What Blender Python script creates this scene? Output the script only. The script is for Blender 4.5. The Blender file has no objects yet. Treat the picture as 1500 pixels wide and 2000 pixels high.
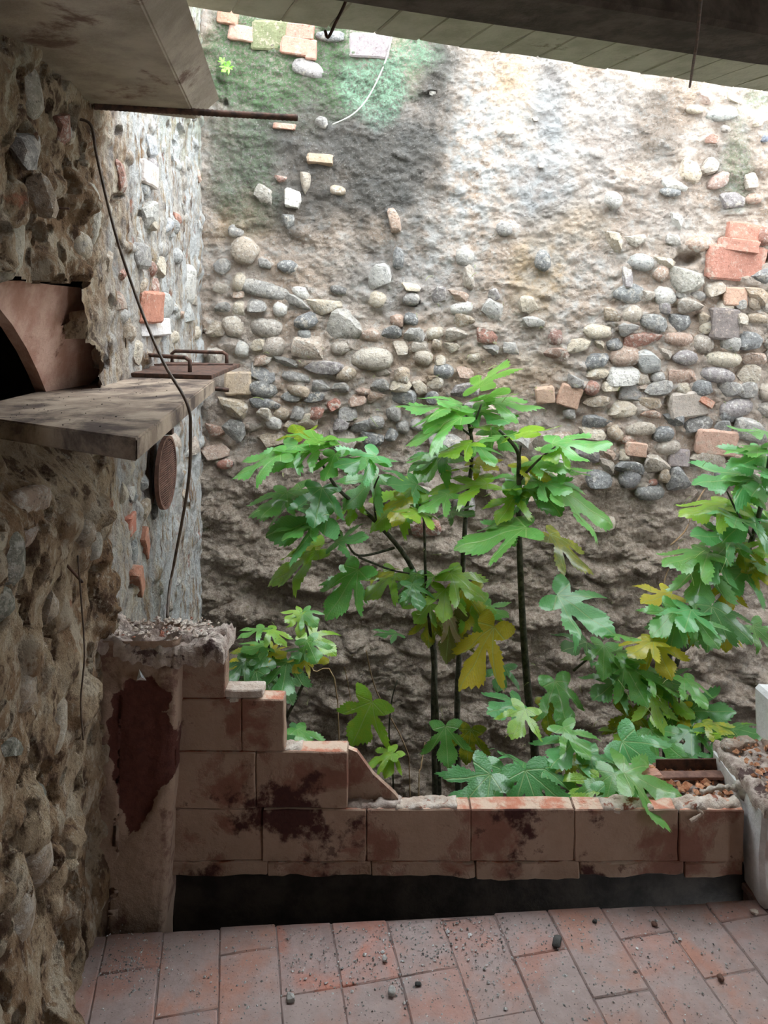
import bpy, bmesh, math, random
import numpy as np
from mathutils import Vector, Matrix
from mathutils.geometry import delaunay_2d_cdt

random.seed(7)
RNG = np.random.RandomState(7)
scene = bpy.context.scene
COL = scene.collection

# ------------------------------------------------------------------ camera, sky, exposure
EYE = 1.6            # eye height; focal length 1500 px of a 1500x2000 frame, horizon on row 600
FPX = 1500.0
cam_d = bpy.data.cameras.new('camera')
cam_d.sensor_fit = 'VERTICAL'
cam_d.sensor_height = 36.0
cam_d.sensor_width = 27.0
cam_d.lens = 27.0
cam_d.shift_y = -0.2
cam_d.clip_start = 0.02
cam = bpy.data.objects.new('camera', cam_d)
COL.objects.link(cam)
cam.location = (0, 0, EYE)
cam.rotation_euler = (math.radians(90), 0, 0)
scene.camera = cam

world = bpy.data.worlds.new('overcast_sky')
scene.world = world
world.use_nodes = True
bg = world.node_tree.nodes['Background']
bg.inputs['Color'].default_value = (0.90, 0.96, 1.0, 1)
bg.inputs['Strength'].default_value = 1.0

vs = scene.view_settings
vs.view_transform = 'Standard'
vs.look = 'None'
vs.gamma = 1.0
vs.use_curve_mapping = False
vs.exposure = 3.15

# ------------------------------------------------------------------ helpers
def P(px, py, d):
    return Vector(((px - 750.0) / FPX * d, d, EYE - (py - 600.0) / FPX * d))

def tag(o, label=None, cat=None, group=None, kind=None):
    if label: o['label'] = label
    if cat: o['category'] = cat
    if group: o['group'] = group
    if kind: o['kind'] = kind
    return o

def link(name, me, mat=None, parent=None):
    o = bpy.data.objects.new(name, me)
    COL.objects.link(o)
    if mat is not None and me is not None and len(me.materials) == 0:
        me.materials.append(mat)
    if parent is not None:
        o.parent = parent
    return o

def empty(name, loc=(0, 0, 0)):
    o = bpy.data.objects.new(name, None)
    COL.objects.link(o)
    o.location = loc
    o.empty_display_size = 0.05
    return o

_perm = {}
def vnoise(x, y, seed=0):
    if seed not in _perm:
        _perm[seed] = np.random.RandomState(seed + 991).rand(256, 256)
    T = _perm[seed]
    xi = np.floor(x).astype(int); yi = np.floor(y).astype(int)
    fx = x - xi; fy = y - yi
    fx = fx * fx * fx * (fx * (fx * 6 - 15) + 10); fy = fy * fy * fy * (fy * (fy * 6 - 15) + 10)
    a = T[xi % 256, yi % 256]; b = T[(xi + 1) % 256, yi % 256]
    c = T[xi % 256, (yi + 1) % 256]; d = T[(xi + 1) % 256, (yi + 1) % 256]
    return (a * (1 - fx) + b * fx) * (1 - fy) + (c * (1 - fx) + d * fx) * fy * 1.0 if False else \
        ((a * (1 - fx) + b * fx) * (1 - fy) + (c * (1 - fx) + d * fx) * fy)

def fbm(x, y, seed=0, octv=4, gain=0.5):
    s = 0.0; a = 1.0; t = 0.0
    for i in range(octv):
        s = s + a * vnoise(x * 2 ** i + 17.3 * i, y * 2 ** i + 5.1 * i, seed + i)
        t += a; a *= gain
    return s / t * 2 - 1          # about -1..1

def sstep(a, b, x):
    t = np.clip((x - a) / (b - a), 0, 1)
    return t * t * (3 - 2 * t)

def mesh_from(name, verts, faces, smooth=False):
    me = bpy.data.meshes.new(name)
    me.from_pydata([tuple(v) for v in verts], [], faces)
    me.validate(); me.update()
    if smooth:
        me.shade_smooth()
    return me

def grid_mesh(name, PX, PY, PZ, attrs=None, drop=None, back=None):
    """PX,PY,PZ arrays (nu,nv); back = offset vector for a closed rear side."""
    nu, nv = PX.shape
    co = np.stack([PX, PY, PZ], -1).reshape(-1, 3)
    idx = np.arange(nu * nv).reshape(nu, nv)
    q = np.stack([idx[:-1, :-1], idx[1:, :-1], idx[1:, 1:], idx[:-1, 1:]], -1).reshape(-1, 4)
    if drop is not None:
        q = q[~drop[:-1, :-1].reshape(-1)]
    extra = []
    if back is not None:
        ring = list(idx[:, 0]) + list(idx[-1, 1:]) + list(idx[-2::-1, -1]) + list(idx[0, -2:0:-1])
        rc = co[ring] + np.array(back)
        n0 = len(co)
        co = np.concatenate([co, rc])
        n = len(ring)
        extra = [(ring[(i + 1) % n], ring[i], n0 + i, n0 + (i + 1) % n) for i in range(n)]
        q = np.concatenate([q, np.array(extra)])
    me = bpy.data.meshes.new(name)
    me.vertices.add(len(co)); me.vertices.foreach_set('co', co.astype(np.float32).ravel())
    nf = len(q)
    me.loops.add(nf * 4); me.loops.foreach_set('vertex_index', q.astype(np.int32).ravel())
    me.polygons.add(nf)
    me.polygons.foreach_set('loop_start', np.arange(0, nf * 4, 4, dtype=np.int32))
    me.update(calc_edges=True)
    me.shade_smooth()
    for k, v in (attrs or {}).items():
        a = me.attributes.new(k, 'FLOAT', 'POINT')
        d = np.zeros(len(co), np.float32); d[:nu * nv] = v.reshape(-1)
        a.data.foreach_set('value', d)
    return me

def tube(name, pts, r, n=6, cap=True):
    """pts list of Vectors; r float or list."""
    pts = [Vector(p) for p in pts]
    rs = r if isinstance(r, (list, tuple)) else [r] * len(pts)
    vs_, fs = [], []
    up = Vector((0.13, 0.21, 1)).normalized()
    for i, p in enumerate(pts):
        t = (pts[min(i + 1, len(pts) - 1)] - pts[max(i - 1, 0)])
        t = t.normalized() if t.length > 1e-9 else Vector((0, 0, 1))
        ref = up if abs(t.dot(up)) < 0.95 else Vector((1, 0, 0))
        a = t.cross(ref).normalized(); b = t.cross(a).normalized()
        for k in range(n):
            an = 2 * math.pi * k / n
            vs_.append(p + (a * math.cos(an) + b * math.sin(an)) * rs[i])
    for i in range(len(pts) - 1):
        for k in range(n):
            fs.append((i * n + k, i * n + (k + 1) % n, (i + 1) * n + (k + 1) % n, (i + 1) * n + k))
    if cap:
        fs.append(tuple(range(n - 1, -1, -1)))
        fs.append(tuple((len(pts) - 1) * n + k for k in range(n)))
    return mesh_from(name, vs_, fs, smooth=True)

def smooth_line(pts, sub=6):
    pts = [Vector(p) for p in pts]
    out = []
    for i in range(len(pts) - 1):
        p0 = pts[max(i - 1, 0)]; p1 = pts[i]; p2 = pts[i + 1]; p3 = pts[min(i + 2, len(pts) - 1)]
        for k in range(sub):
            t = k / sub
            out.append(0.5 * ((2 * p1) + (p2 - p0) * t + (2 * p0 - 5 * p1 + 4 * p2 - p3) * t * t + (3 * p1 - p0 - 3 * p2 + p3) * t ** 3))
    out.append(pts[-1])
    return out

def n3(p, s, seed):
    """cheap 3-D-ish noise for vectors"""
    x, y, z = p[0] * s, p[1] * s, p[2] * s
    a = float(fbm(np.array([x + z * 0.73]), np.array([y - z * 0.41]), seed, 3)[0])
    b = float(fbm(np.array([y + z * 0.61 + 9]), np.array([z + x * 0.37]), seed + 5, 3)[0])
    return 0.5 * (a + b)

def rough_box(name, size, seed=0, amp=0.004, step=0.045, bevel=0.006, freq=14.0):
    """box centred on origin, bevelled, subdivided and worn"""
    sx, sy, sz = size
    bm = bmesh.new()
    bmesh.ops.create_cube(bm, size=1.0)
    bmesh.ops.scale(bm, vec=size, verts=bm.verts)
    for ax, L in enumerate(size):
        n = int(min(14, max(1, round(L / step))))
        for i in range(1, n):
            co = Vector((0, 0, 0)); no = Vector((0, 0, 0))
            co[ax] = -L / 2 + L * i / n; no[ax] = 1
            bmesh.ops.bisect_plane(bm, geom=bm.verts[:] + bm.edges[:] + bm.faces[:], plane_co=co, plane_no=no)
    sharp = [e for e in bm.edges if len(e.link_faces) == 2 and e.calc_face_angle() > 1.0]
    bmesh.ops.bevel(bm, geom=sharp, offset=bevel, segments=1, affect='EDGES')
    co = np.array([v.co[:] for v in bm.verts])
    x, y, z = (co * freq).T
    off = np.stack([fbm(y + seed * 3.1, z + 2.0, 3, 3), fbm(x + seed * 1.7, z + 7, 4, 3), fbm(x + 4, y + seed * 2.3, 5, 3)], -1) * amp
    for v, o in zip(bm.verts, off):
        v.co += Vector(o)
    me = bpy.data.meshes.new(name)
    bm.to_mesh(me); bm.free()
    me.shade_smooth(); me.set_sharp_from_angle(angle=math.radians(38))
    return me

def prism(name, poly, z0, z1, bevel=0.004, poly_low=None):
    """closed prism over an XY polygon (counter-clockwise)"""
    bm = bmesh.new()
    lo = [bm.verts.new((x, y, z0)) for x, y in (poly_low or poly)]
    hi = [bm.verts.new((x, y, z1)) for x, y in poly]
    n = len(poly)
    bm.faces.new(lo[::-1]); bm.faces.new(hi)
    for i in range(n):
        bm.faces.new((lo[i], lo[(i + 1) % n], hi[(i + 1) % n], hi[i]))
    if bevel:
        bmesh.ops.bevel(bm, geom=[e for e in bm.edges], offset=bevel, segments=2, affect='EDGES')
    bmesh.ops.recalc_face_normals(bm, faces=bm.faces)
    me = bpy.data.meshes.new(name)
    bm.to_mesh(me); bm.free()
    me.shade_smooth(); me.set_sharp_from_angle(angle=math.radians(35))
    return me

def wall_prism(name, poly, y0, y1):
    bm = bmesh.new()
    f = [bm.verts.new((x, y0, z)) for x, z in poly]; b = [bm.verts.new((x, y1, z)) for x, z in poly]
    bm.faces.new(f); bm.faces.new(b[::-1]); n = len(poly)
    for i in range(n): bm.faces.new((f[i], b[i], b[(i + 1) % n], f[(i + 1) % n]))
    bmesh.ops.recalc_face_normals(bm, faces=bm.faces)
    me = bpy.data.meshes.new(name); bm.to_mesh(me); bm.free()
    return me

def crumbs_mesh(name, items, seed=0):
    """items: (x,y,z,size) -> one mesh of little angular fragments"""
    rr = np.random.RandomState(seed)
    base = np.array([(1, 0, 0), (-1, 0, 0), (0, 1, 0), (0, -1, 0), (0, 0, 1), (0, 0, -1)], float)
    fcs = [(0, 2, 4), (2, 1, 4), (1, 3, 4), (3, 0, 4), (2, 0, 5), (1, 2, 5), (3, 1, 5), (0, 3, 5)]
    V, F = [], []
    for (x, y, z, s) in items:
        an = rr.rand() * 6.28
        sc = s * (0.55 + 0.9 * rr.rand(3)) * np.array([1, 1, 0.7])
        b = base * sc * (0.8 + 0.4 * rr.rand(6, 1))
        c, sn = math.cos(an), math.sin(an)
        bx = b[:, 0] * c - b[:, 1] * sn; by = b[:, 0] * sn + b[:, 1] * c
        o = len(V)
        V += [(x + bx[i], y + by[i], z + b[i, 2]) for i in range(6)]
        F += [tuple(o + k for k in f) for f in fcs]
    return mesh_from(name, V, F)

def height_slab(name, x0, x1, y0, y1, z, seed, amp=0.012, step=0.012, edge=0.012, down=0.02, slope=None, freq=22):
    """a ragged crust lying on a top face"""
    nx = max(4, int((x1 - x0) / step)); ny = max(4, int((y1 - y0) / step))
    X, Y = np.meshgrid(np.linspace(x0, x1, nx), np.linspace(y0, y1, ny), indexing='ij')
    ex = np.zeros_like(X); ey = np.zeros_like(Y)
    ex[0] = ex[-1] = 1; ey[:, 0] = ey[:, -1] = 1
    X2 = X + edge * fbm(Y * freq, X * freq, seed, 3) * (0.3 + 0.7 * ex)
    Y2 = Y + edge * fbm(X * freq, Y * freq, seed + 3, 3) * (0.3 + 0.7 * ey)
    Z = z + amp * (0.5 + fbm(X * freq * 1.4, Y * freq * 1.4, seed + 7, 4))
    if slope is not None:
        Z = Z + slope(X, Y)
    Z = Z - (np.maximum(ex, ey)) * amp * 0.6
    return grid_mesh(name, X2, Y2, Z, back=(0, 0, -down))

# ------------------------------------------------------------------ material kit
class Mat:
    def __init__(self, name, rough=0.9, spec=0.3):
        self.m = bpy.data.materials.new(name)
        self.m.use_nodes = True
        self.nt = self.m.node_tree
        self.b = self.nt.nodes['Principled BSDF']
        self.b.inputs['Roughness'].default_value = rough
        self.b.inputs['Specular IOR Level'].default_value = spec
        self._pos = None
    def node(self, typ, props=None, **ins):
        n = self.nt.nodes.new(typ)
        for k, v in (props or {}).items():
            setattr(n, k, v)
        for k, v in ins.items():
            self.put(n, k, v)
        return n
    def put(self, n, k, v):
        s = n.inputs[int(k[1:])] if (k[0] == 'i' and k[1:].isdigit()) else n.inputs[k.replace('_', ' ')]
        if isinstance(v, bpy.types.NodeSocket):
            self.nt.links.new(v, s)
        elif isinstance(v, (tuple, list)) and len(v) == 3 and s.type == 'RGBA':
            s.default_value = (*v, 1)
        else:
            s.default_value = v
    def pos(self):
        if self._pos is None:
            self._pos = self.node('ShaderNodeNewGeometry').outputs['Position']
        return self._pos
    def noise(self, scale, detail=5, rough=0.6, vec=None, stretch=None, dist=0.0):
        v = vec or self.pos()
        if stretch:
            v = self.node('ShaderNodeVectorMath', {'operation': 'MULTIPLY'}, i0=v, i1=stretch).outputs[0]
        n = self.node('ShaderNodeTexNoise', Vector=v, Scale=scale, Detail=detail, Roughness=rough, Distortion=dist)
        return n.outputs[0]
    def voro(self, scale, feature='F1', vec=None):
        n = self.node('ShaderNodeTexVoronoi', {'feature': feature}, Vector=vec or self.pos(), Scale=scale)
        return n.outputs['Distance']
    def step(self, v, a, b):
        n = self.node('ShaderNodeMapRange', {'interpolation_type': 'SMOOTHSTEP'}, Value=v, From_Min=a, From_Max=b)
        return n.outputs[0]
    def mix(self, f, a, b, mode='MIX'):
        n = self.node('ShaderNodeMix', {'data_type': 'RGBA', 'blend_type': mode})
        self.put(n, 'i0', f); 
        for i, v in ((6, a), (7, b)):
            self.put(n, 'i%d' % i, v)
        return n.outputs[2]
    def math(self, op, a, b=0.0, clamp=False):
        n = self.node('ShaderNodeMath', {'operation': op, 'use_clamp': clamp}, i0=a, i1=b)
        return n.outputs[0]
    def attr(self, name):
        return self.node('ShaderNodeAttribute', {'attribute_name': name}).outputs['Fac']
    def obj(self, which='Color'):
        return self.node('ShaderNodeObjectInfo').outputs[which]
    def bump(self, h, strength=0.5, dist=0.01, prev=None):
        n = self.node('ShaderNodeBump', Strength=strength, Distance=dist, Height=h)
        if prev is not None:
            self.nt.links.new(prev, n.inputs['Normal'])
        return n.outputs[0]
    def done(self, color=None, normal=None, rough=None):
        if color is not None: self.put(self.b, 'Base Color', color)
        if normal is not None: self.put(self.b, 'Normal', normal)
        if rough is not None: self.put(self.b, 'Roughness', rough)
        return self.m

MAT = {}

def mat_back_wall():
    m = Mat('lime_mortar_wall', 0.92, 0.2)
    n1 = m.noise(3.2, 6, 0.62); n2 = m.noise(14, 6, 0.65); n3_ = m.noise(70, 4, 0.7)
    c = m.mix(m.step(n1, 0.36, 0.64), (0.62, 0.475, 0.37), (0.71, 0.605, 0.525))
    n5 = m.noise(48, 6, 0.75)
    c = m.mix(m.math('MULTIPLY', m.step(n2, 0.50, 0.66), 0.65), c, (0.74, 0.71, 0.67))
    c = m.mix(m.math('MULTIPLY', m.step(n2, 0.46, 0.34), 0.55), c, (0.42, 0.31, 0.23))
    c = m.mix(m.math('MULTIPLY', m.step(n5, 0.54, 0.64), 0.7), c, (0.80, 0.77, 0.73))
    c = m.mix(m.math('MULTIPLY', m.step(n5, 0.46, 0.36), 0.55), c, (0.33, 0.25, 0.20))
    c = m.mix(m.math('MULTIPLY', m.attr('ochre'), 0.75), c, (0.66, 0.47, 0.27))
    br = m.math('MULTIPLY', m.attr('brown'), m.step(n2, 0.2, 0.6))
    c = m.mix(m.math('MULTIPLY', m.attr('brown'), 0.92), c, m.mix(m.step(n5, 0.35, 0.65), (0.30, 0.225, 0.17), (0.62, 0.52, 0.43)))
    c = m.mix(m.math('MULTIPLY', m.attr('white'), m.step(n2, 0.35, 0.6)), c, (0.66, 0.65, 0.63))
    c = m.mix(m.math('MULTIPLY', m.attr('grey'), 0.8), c, m.mix(n2, (0.20, 0.22, 0.24), (0.50, 0.52, 0.54)))
    dk = m.math('MULTIPLY', m.attr('dark'), m.step(n3_, 0.14, 0.40))
    c = m.mix(dk, c, m.mix(n5, (0.03, 0.035, 0.03), (0.17, 0.17, 0.165)))
    gr = m.math('MULTIPLY', m.attr('green'), m.step(n3_, 0.36, 0.58))
    c = m.mix(gr, c, m.mix(n2, (0.07, 0.15, 0.05), (0.20, 0.34, 0.17)))
    mi = m.math('MULTIPLY', m.attr('mint'), m.step(n3_, 0.34, 0.62))
    c = m.mix(m.math('MULTIPLY', mi, 0.8), c, m.mix(n3_, (0.20, 0.36, 0.24), (0.42, 0.62, 0.48)))
    sp = m.step(m.noise(130, 2, 0.6), 0.60, 0.72)
    c = m.mix(m.math('MULTIPLY', sp, 0.35), c, (0.72, 0.70, 0.66))
    nb = m.bump(n5, 1.0, 0.04)
    nb = m.bump(m.noise(130, 4, 0.7), 0.9, 0.010, nb)
    return m.done(c, nb)

def mat_left_wall():
    m = Mat('rubble_mortar_wall', 0.93, 0.2)
    n1 = m.noise(4.5, 6, 0.62); n2 = m.noise(17, 6, 0.66, stretch=(1, 1, 0.55)); n3_ = m.noise(80, 4, 0.7)
    n5 = m.noise(44, 7, 0.76, stretch=(1, 1, 0.6))
    c = m.mix(m.step(n1, 0.40, 0.60), (0.34, 0.215, 0.125), (0.54, 0.415, 0.28))
    c = m.mix(m.math('MULTIPLY', m.step(n2, 0.52, 0.60), 0.8), c, (0.66, 0.57, 0.44))
    c = m.mix(m.math('MULTIPLY', m.step(n2, 0.47, 0.38), 0.9), c, (0.11, 0.062, 0.04))
    c = m.mix(m.math('MULTIPLY', m.step(n5, 0.55, 0.63), 0.6), c, (0.70, 0.62, 0.50))
    c = m.mix(m.math('MULTIPLY', m.step(n5, 0.45, 0.37), 0.7), c, (0.16, 0.10, 0.07))
    w = m.math('MULTIPLY', m.attr('white'), m.step(m.noise(26, 6, 0.7, stretch=(1, 1, 0.25)), 0.36, 0.54))
    c = m.mix(w, c, m.mix(n3_, (0.55, 0.55, 0.54), (0.84, 0.84, 0.83)))
    g = m.math('MULTIPLY', m.attr('green'), m.step(n2, 0.35, 0.6))
    c = m.mix(m.math('MULTIPLY', g, 0.7), c, m.mix(n3_, (0.16, 0.22, 0.10), (0.48, 0.54, 0.40)))
    r = m.step(m.noise(7, 5, 0.6, vec=m.node('ShaderNodeVectorMath', {'operation': 'ADD'}, i0=m.pos(), i1=(3.3, 8.1, 1.7)).outputs[0]), 0.64, 0.70)
    c = m.mix(m.math('MULTIPLY', r, 0.7), c, (0.40, 0.14, 0.075))
    nb = m.bump(n5, 1.0, 0.04)
    nb = m.bump(m.noise(130, 4, 0.7), 0.8, 0.010, nb)
    return m.done(c, nb)

def mat_stone():
    m = Mat('wall_stone', 0.72, 0.35)
    oc = m.obj('Color')
    rnd = m.node('ShaderNodeVectorMath', {'operation': 'ADD'}, i0=m.pos(), i1=m.node('ShaderNodeCombineXYZ', X=m.math('MULTIPLY', m.obj('Random'), 30.0)).outputs[0]).outputs[0]
    n1 = m.noise(16, 6, 0.6, vec=rnd, stretch=(1, 1, 2.2)); n2 = m.noise(55, 6, 0.7, vec=rnd); n3_ = m.noise(24, 6, 0.72, vec=rnd)
    c = m.mix(0.4, m.mix(0.24, oc, (0.55, 0.48, 0.41)), m.mix(n1, (0.03, 0.03, 0.03), (1.0, 0.98, 0.95)), 'OVERLAY')
    c = m.mix(m.math('MULTIPLY', m.step(n3_, 0.52, 0.60), m.math('MULTIPLY', m.obj('Alpha'), 0.9)), c, m.mix(n2, (0.52, 0.45, 0.36), (0.74, 0.70, 0.64)))
    c = m.mix(m.math('MULTIPLY', m.step(n2, 0.54, 0.62), 0.6), c, (0.74, 0.72, 0.68))
    c = m.mix(m.math('MULTIPLY', m.step(n2, 0.44, 0.36), 0.6), c, (0.07, 0.065, 0.06))
    nb = m.bump(m.noise(42, 8, 0.70, vec=rnd), 1.0, 0.022)
    return m.done(c, nb)

def mat_brick():
    m = Mat('worn_brick', 0.9, 0.2)
    oc = m.obj('Color')
    n1 = m.noise(20, 6, 0.65); n2 = m.noise(75, 5, 0.7)
    c = m.mix(0.45, m.mix(0.22, oc, (0.42, 0.33, 0.28)), m.mix(n1, (0.05, 0.04, 0.04), (1, 0.95, 0.9)), 'OVERLAY')
    c = m.mix(m.math('MULTIPLY', m.step(n2, 0.56, 0.66), 0.5), c, (0.60, 0.48, 0.40))
    c = m.mix(m.math('MULTIPLY', m.step(m.noise(12, 6, 0.7), 0.54, 0.64), 0.7), c, (0.46, 0.38, 0.31))
    c = m.mix(m.math('MULTIPLY', m.step(n2, 0.42, 0.34), 0.6), c, (0.10, 0.05, 0.04))
    nb = m.bump(m.noise(60, 8, 0.7), 0.7, 0.010)
    return m.done(c, nb)

def mat_partition():
    m = Mat('stained_plaster_brick', 0.86, 0.25)
    n1 = m.noise(5.2, 7, 0.62, dist=0.25); n2 = m.noise(13, 7, 0.66); n3_ = m.noise(60, 5, 0.7)
    plaster = m.mix(n2, (0.27, 0.175, 0.125), (0.46, 0.34, 0.265))
    brick = m.mix(n2, (0.13, 0.05, 0.036), (0.30, 0.12, 0.085))
    dirt_shade_black = m.mix(n3_, (0.03, 0.012, 0.012), (0.10, 0.04, 0.035))
    c = m.mix(m.math('MULTIPLY', m.step(n1, 0.49, 0.60), 0.8), plaster, brick)
    c = m.mix(m.step(m.noise(4.1, 7, 0.64, vec=m.node('ShaderNodeVectorMath', {'operation': 'ADD'}, i0=m.pos(), i1=(5.2, 1.1, 9.4)).outputs[0]), 0.57, 0.63), c, dirt_shade_black)
    c = m.mix(m.math('MULTIPLY', m.step(n2, 0.62, 0.68), 0.7), c, dirt_shade_black)
    # freshly broken top faces show raw brick and pale mortar
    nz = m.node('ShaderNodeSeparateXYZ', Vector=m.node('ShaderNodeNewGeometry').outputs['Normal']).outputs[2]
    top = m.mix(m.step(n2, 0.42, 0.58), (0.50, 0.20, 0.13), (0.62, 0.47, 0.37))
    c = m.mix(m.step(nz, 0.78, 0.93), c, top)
    nb = m.bump(m.noise(30, 8, 0.66), 0.5, 0.010)
    nb = m.bump(m.step(n1, 0.50, 0.555), 0.5, -0.004, nb)
    return m.done(c, nb)

def mat_simple(name, ca, cb, scale=14, rough=0.85, spec=0.3, bs=40, bd=0.006, bst=0.6, metal=0.0, cc=None, ct=(0.6, 0.68)):
    m = Mat(name, rough, spec)
    c = m.mix(m.step(m.noise(scale, 7, 0.64), 0.34, 0.66), ca, cb)
    if cc:
        c = m.mix(m.step(m.noise(scale * 0.6, 7, 0.68, dist=0.3), *ct), c, cc)
    m.b.inputs['Metallic'].default_value = metal
    return m.done(c, m.bump(m.noise(bs, 7, 0.7), bst, bd))

def mat_tile():
    m = Mat('terracotta_tile', 0.72, 0.3)
    oc = m.obj('Color')
    n1 = m.noise(7, 7, 0.62, dist=0.3); n2 = m.noise(24, 7, 0.68); n3_ = m.noise(150, 3, 0.6); n4 = m.noise(2.4, 5, 0.6)
    c = m.mix(0.35, oc, m.mix(n2, (0.1, 0.08, 0.08), (0.9, 0.85, 0.8)), 'OVERLAY')
    c = m.mix(m.math('MULTIPLY', m.step(n1, 0.30, 0.60), 0.88), c, m.mix(n2, (0.21, 0.165, 0.16), (0.43, 0.36, 0.35)))
    c = m.mix(m.math('MULTIPLY', m.step(n4, 0.55, 0.68), 0.45), c, (0.10, 0.075, 0.075))
    c = m.mix(m.math('MULTIPLY', m.step(n3_, 0.63, 0.70), 0.8), c, (0.03, 0.025, 0.025))
    c = m.mix(m.math('MULTIPLY', m.step(n3_, 0.33, 0.27), 0.6), c, (0.55, 0.53, 0.52))
    return m.done(c, m.bump(m.noise(38, 7, 0.66), 0.45, 0.006), m.math('ADD', m.math('MULTIPLY', n1, 0.4), 0.42))

def mat_leaf():
    m = Mat('fig_leaf', 0.26, 0.6)
    uv = m.node('ShaderNodeTexCoord').outputs['UV']
    sep = m.node('ShaderNodeSeparateXYZ', Vector=uv)
    x, y = sep.outputs[0], sep.outputs[1]
    ax = m.math('ABSOLUTE', m.math('SUBTRACT', x, 0.5))          # half-width coordinate
    yy = m.math('SUBTRACT', y, 0.12)
    vein = None
    for ang in (0.0, 38.0, 78.0):
        dx, dy = math.sin(math.radians(ang)), math.cos(math.radians(ang))
        d = m.math('ABSOLUTE', m.math('SUBTRACT', m.math('MULTIPLY', ax, dy), m.math('MULTIPLY', yy, dx)))
        along = m.math('ADD', m.math('MULTIPLY', ax, dx), m.math('MULTIPLY', yy, dy))
        line = m.math('MULTIPLY', m.step(d, 0.014, 0.004), m.step(along, 0.0, 0.03))
        vein = line if vein is None else m.math('MAXIMUM', vein, line)
    wv = m.node('ShaderNodeTexWave', {'wave_type': 'BANDS', 'bands_direction': 'Y'}, Vector=m.node('ShaderNodeCombineXYZ', X=x, Y=m.math('SUBTRACT', y, m.math('MULTIPLY', ax, 0.8))).outputs[0], Scale=7.0, Distortion=1.2, Detail=1.0)
    sec = m.step(wv.outputs['Fac'], 0.90, 0.99)
    oi = m.node('ShaderNodeObjectInfo')
    n1 = m.noise(9, 5, 0.6)
    c = m.mix(0.35, oi.outputs['Color'], m.mix(n1, (0.1, 0.12, 0.08), (0.9, 0.95, 0.8)), 'OVERLAY')
    rn = m.noise(4.5, 4, 0.6, vec=m.node('ShaderNodeVectorMath', {'operation': 'ADD'}, i0=uv, i1=m.node('ShaderNodeCombineXYZ', X=m.math('MULTIPLY', oi.outputs['Random'], 40.0)).outputs[0]).outputs[0])
    yl = m.math('MULTIPLY', m.step(rn, 0.44, 0.62), oi.outputs['Alpha'])
    c = m.mix(yl, c, (0.62, 0.52, 0.03))
    c = m.mix(m.math('MULTIPLY', vein, 0.55), c, (0.42, 0.58, 0.22))
    c = m.mix(m.math('MULTIPLY', sec, 0.22), c, (0.36, 0.52, 0.18))
    h = m.math('ADD', m.math('MULTIPLY', vein, -1.0), m.math('MULTIPLY', sec, -0.4))
    h = m.math('ADD', h, m.math('MULTIPLY', m.noise(30, 3, 0.5, vec=uv), 0.8))
    nb = m.bump(h, 0.35, 0.006)
    m.b.inputs['Coat Weight'].default_value = 0.6; m.b.inputs['Coat Roughness'].default_value = 0.12
    m.done(c, nb, m.math('ADD', m.math('MULTIPLY', m.noise(6, 3, 0.5), 0.3), 0.12))
    tr = m.node('ShaderNodeBsdfTranslucent', Color=m.mix(0.5, c, (0.35, 0.60, 0.05)))
    mx = m.node('ShaderNodeMixShader', i0=0.38)
    m.nt.links.new(m.b.outputs[0], mx.inputs[1]); m.nt.links.new(tr.outputs[0], mx.inputs[2])
    out = m.nt.nodes['Material Output']
    m.nt.links.new(mx.outputs[0], out.inputs['Surface'])
    return m.m

MAT['back'] = mat_back_wall()
MAT['left'] = mat_left_wall()
MAT['stone'] = mat_stone()
MAT['brick'] = mat_brick()
MAT['part'] = mat_partition()
MAT['tile'] = mat_tile()
MAT['leaf'] = mat_leaf()
MAT['grout'] = mat_simple('floor_grout', (0.15, 0.11, 0.105), (0.28, 0.22, 0.205), 30)
MAT['concrete'] = mat_simple('old_concrete', (0.30, 0.25, 0.20), (0.46, 0.39, 0.32), 6, bs=50, cc=(0.16, 0.10, 0.075), ct=(0.56, 0.66))
MAT['slab'] = mat_simple('dusty_concrete', (0.24, 0.18, 0.14), (0.44, 0.35, 0.27), 9, bs=60, cc=(0.09, 0.065, 0.055), ct=(0.46, 0.62))
MAT['ceil'] = mat_simple('olive_plaster', (0.38, 0.37, 0.28), (0.50, 0.49, 0.39), 9, cc=(0.22, 0.19, 0.13), ct=(0.62, 0.7))
MAT['wood'] = mat_simple('dark_beam_wood', (0.05, 0.037, 0.028), (0.11, 0.085, 0.068), 12, bs=30)
MAT['rust'] = mat_simple('rusted_iron', (0.045, 0.028, 0.022), (0.13, 0.065, 0.045), 40, 0.8, 0.4, bs=120, bd=0.003)
MAT['rustred'] = mat_simple('rust_brown_metal', (0.11, 0.055, 0.042), (0.22, 0.115, 0.085), 30, 0.75, 0.4, bs=120, bd=0.003)
MAT['mortar'] = mat_simple('crumbling_mortar', (0.36, 0.27, 0.23), (0.66, 0.57, 0.51), 26, bs=70, bd=0.012, bst=0.9, cc=(0.12, 0.075, 0.07), ct=(0.56, 0.62))
MAT['palemortar'] = mat_simple('pale_mortar', (0.55, 0.43, 0.35), (0.74, 0.67, 0.60), 26, bs=70, bd=0.010, bst=0.9, cc=(0.34, 0.13, 0.085), ct=(0.56, 0.62))
MAT['pink'] = mat_simple('pinkish_plaster', (0.44, 0.25, 0.19), (0.62, 0.42, 0.34), 11, bs=46, bd=0.010, cc=(0.22, 0.11, 0.08), ct=(0.60, 0.70))
MAT['white'] = mat_simple('chipped_whitewash', (0.60, 0.60, 0.60), (0.80, 0.81, 0.82), 14, bs=40, bd=0.006, cc=(0.24, 0.20, 0.19), ct=(0.64, 0.68))
MAT['dirt_shade_black'] = mat_simple('shade_dirt_black', (0.018, 0.014, 0.012), (0.055, 0.043, 0.036), 12)  # near-black colour stands in for deep shade; also used for dirt crumbs
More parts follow.
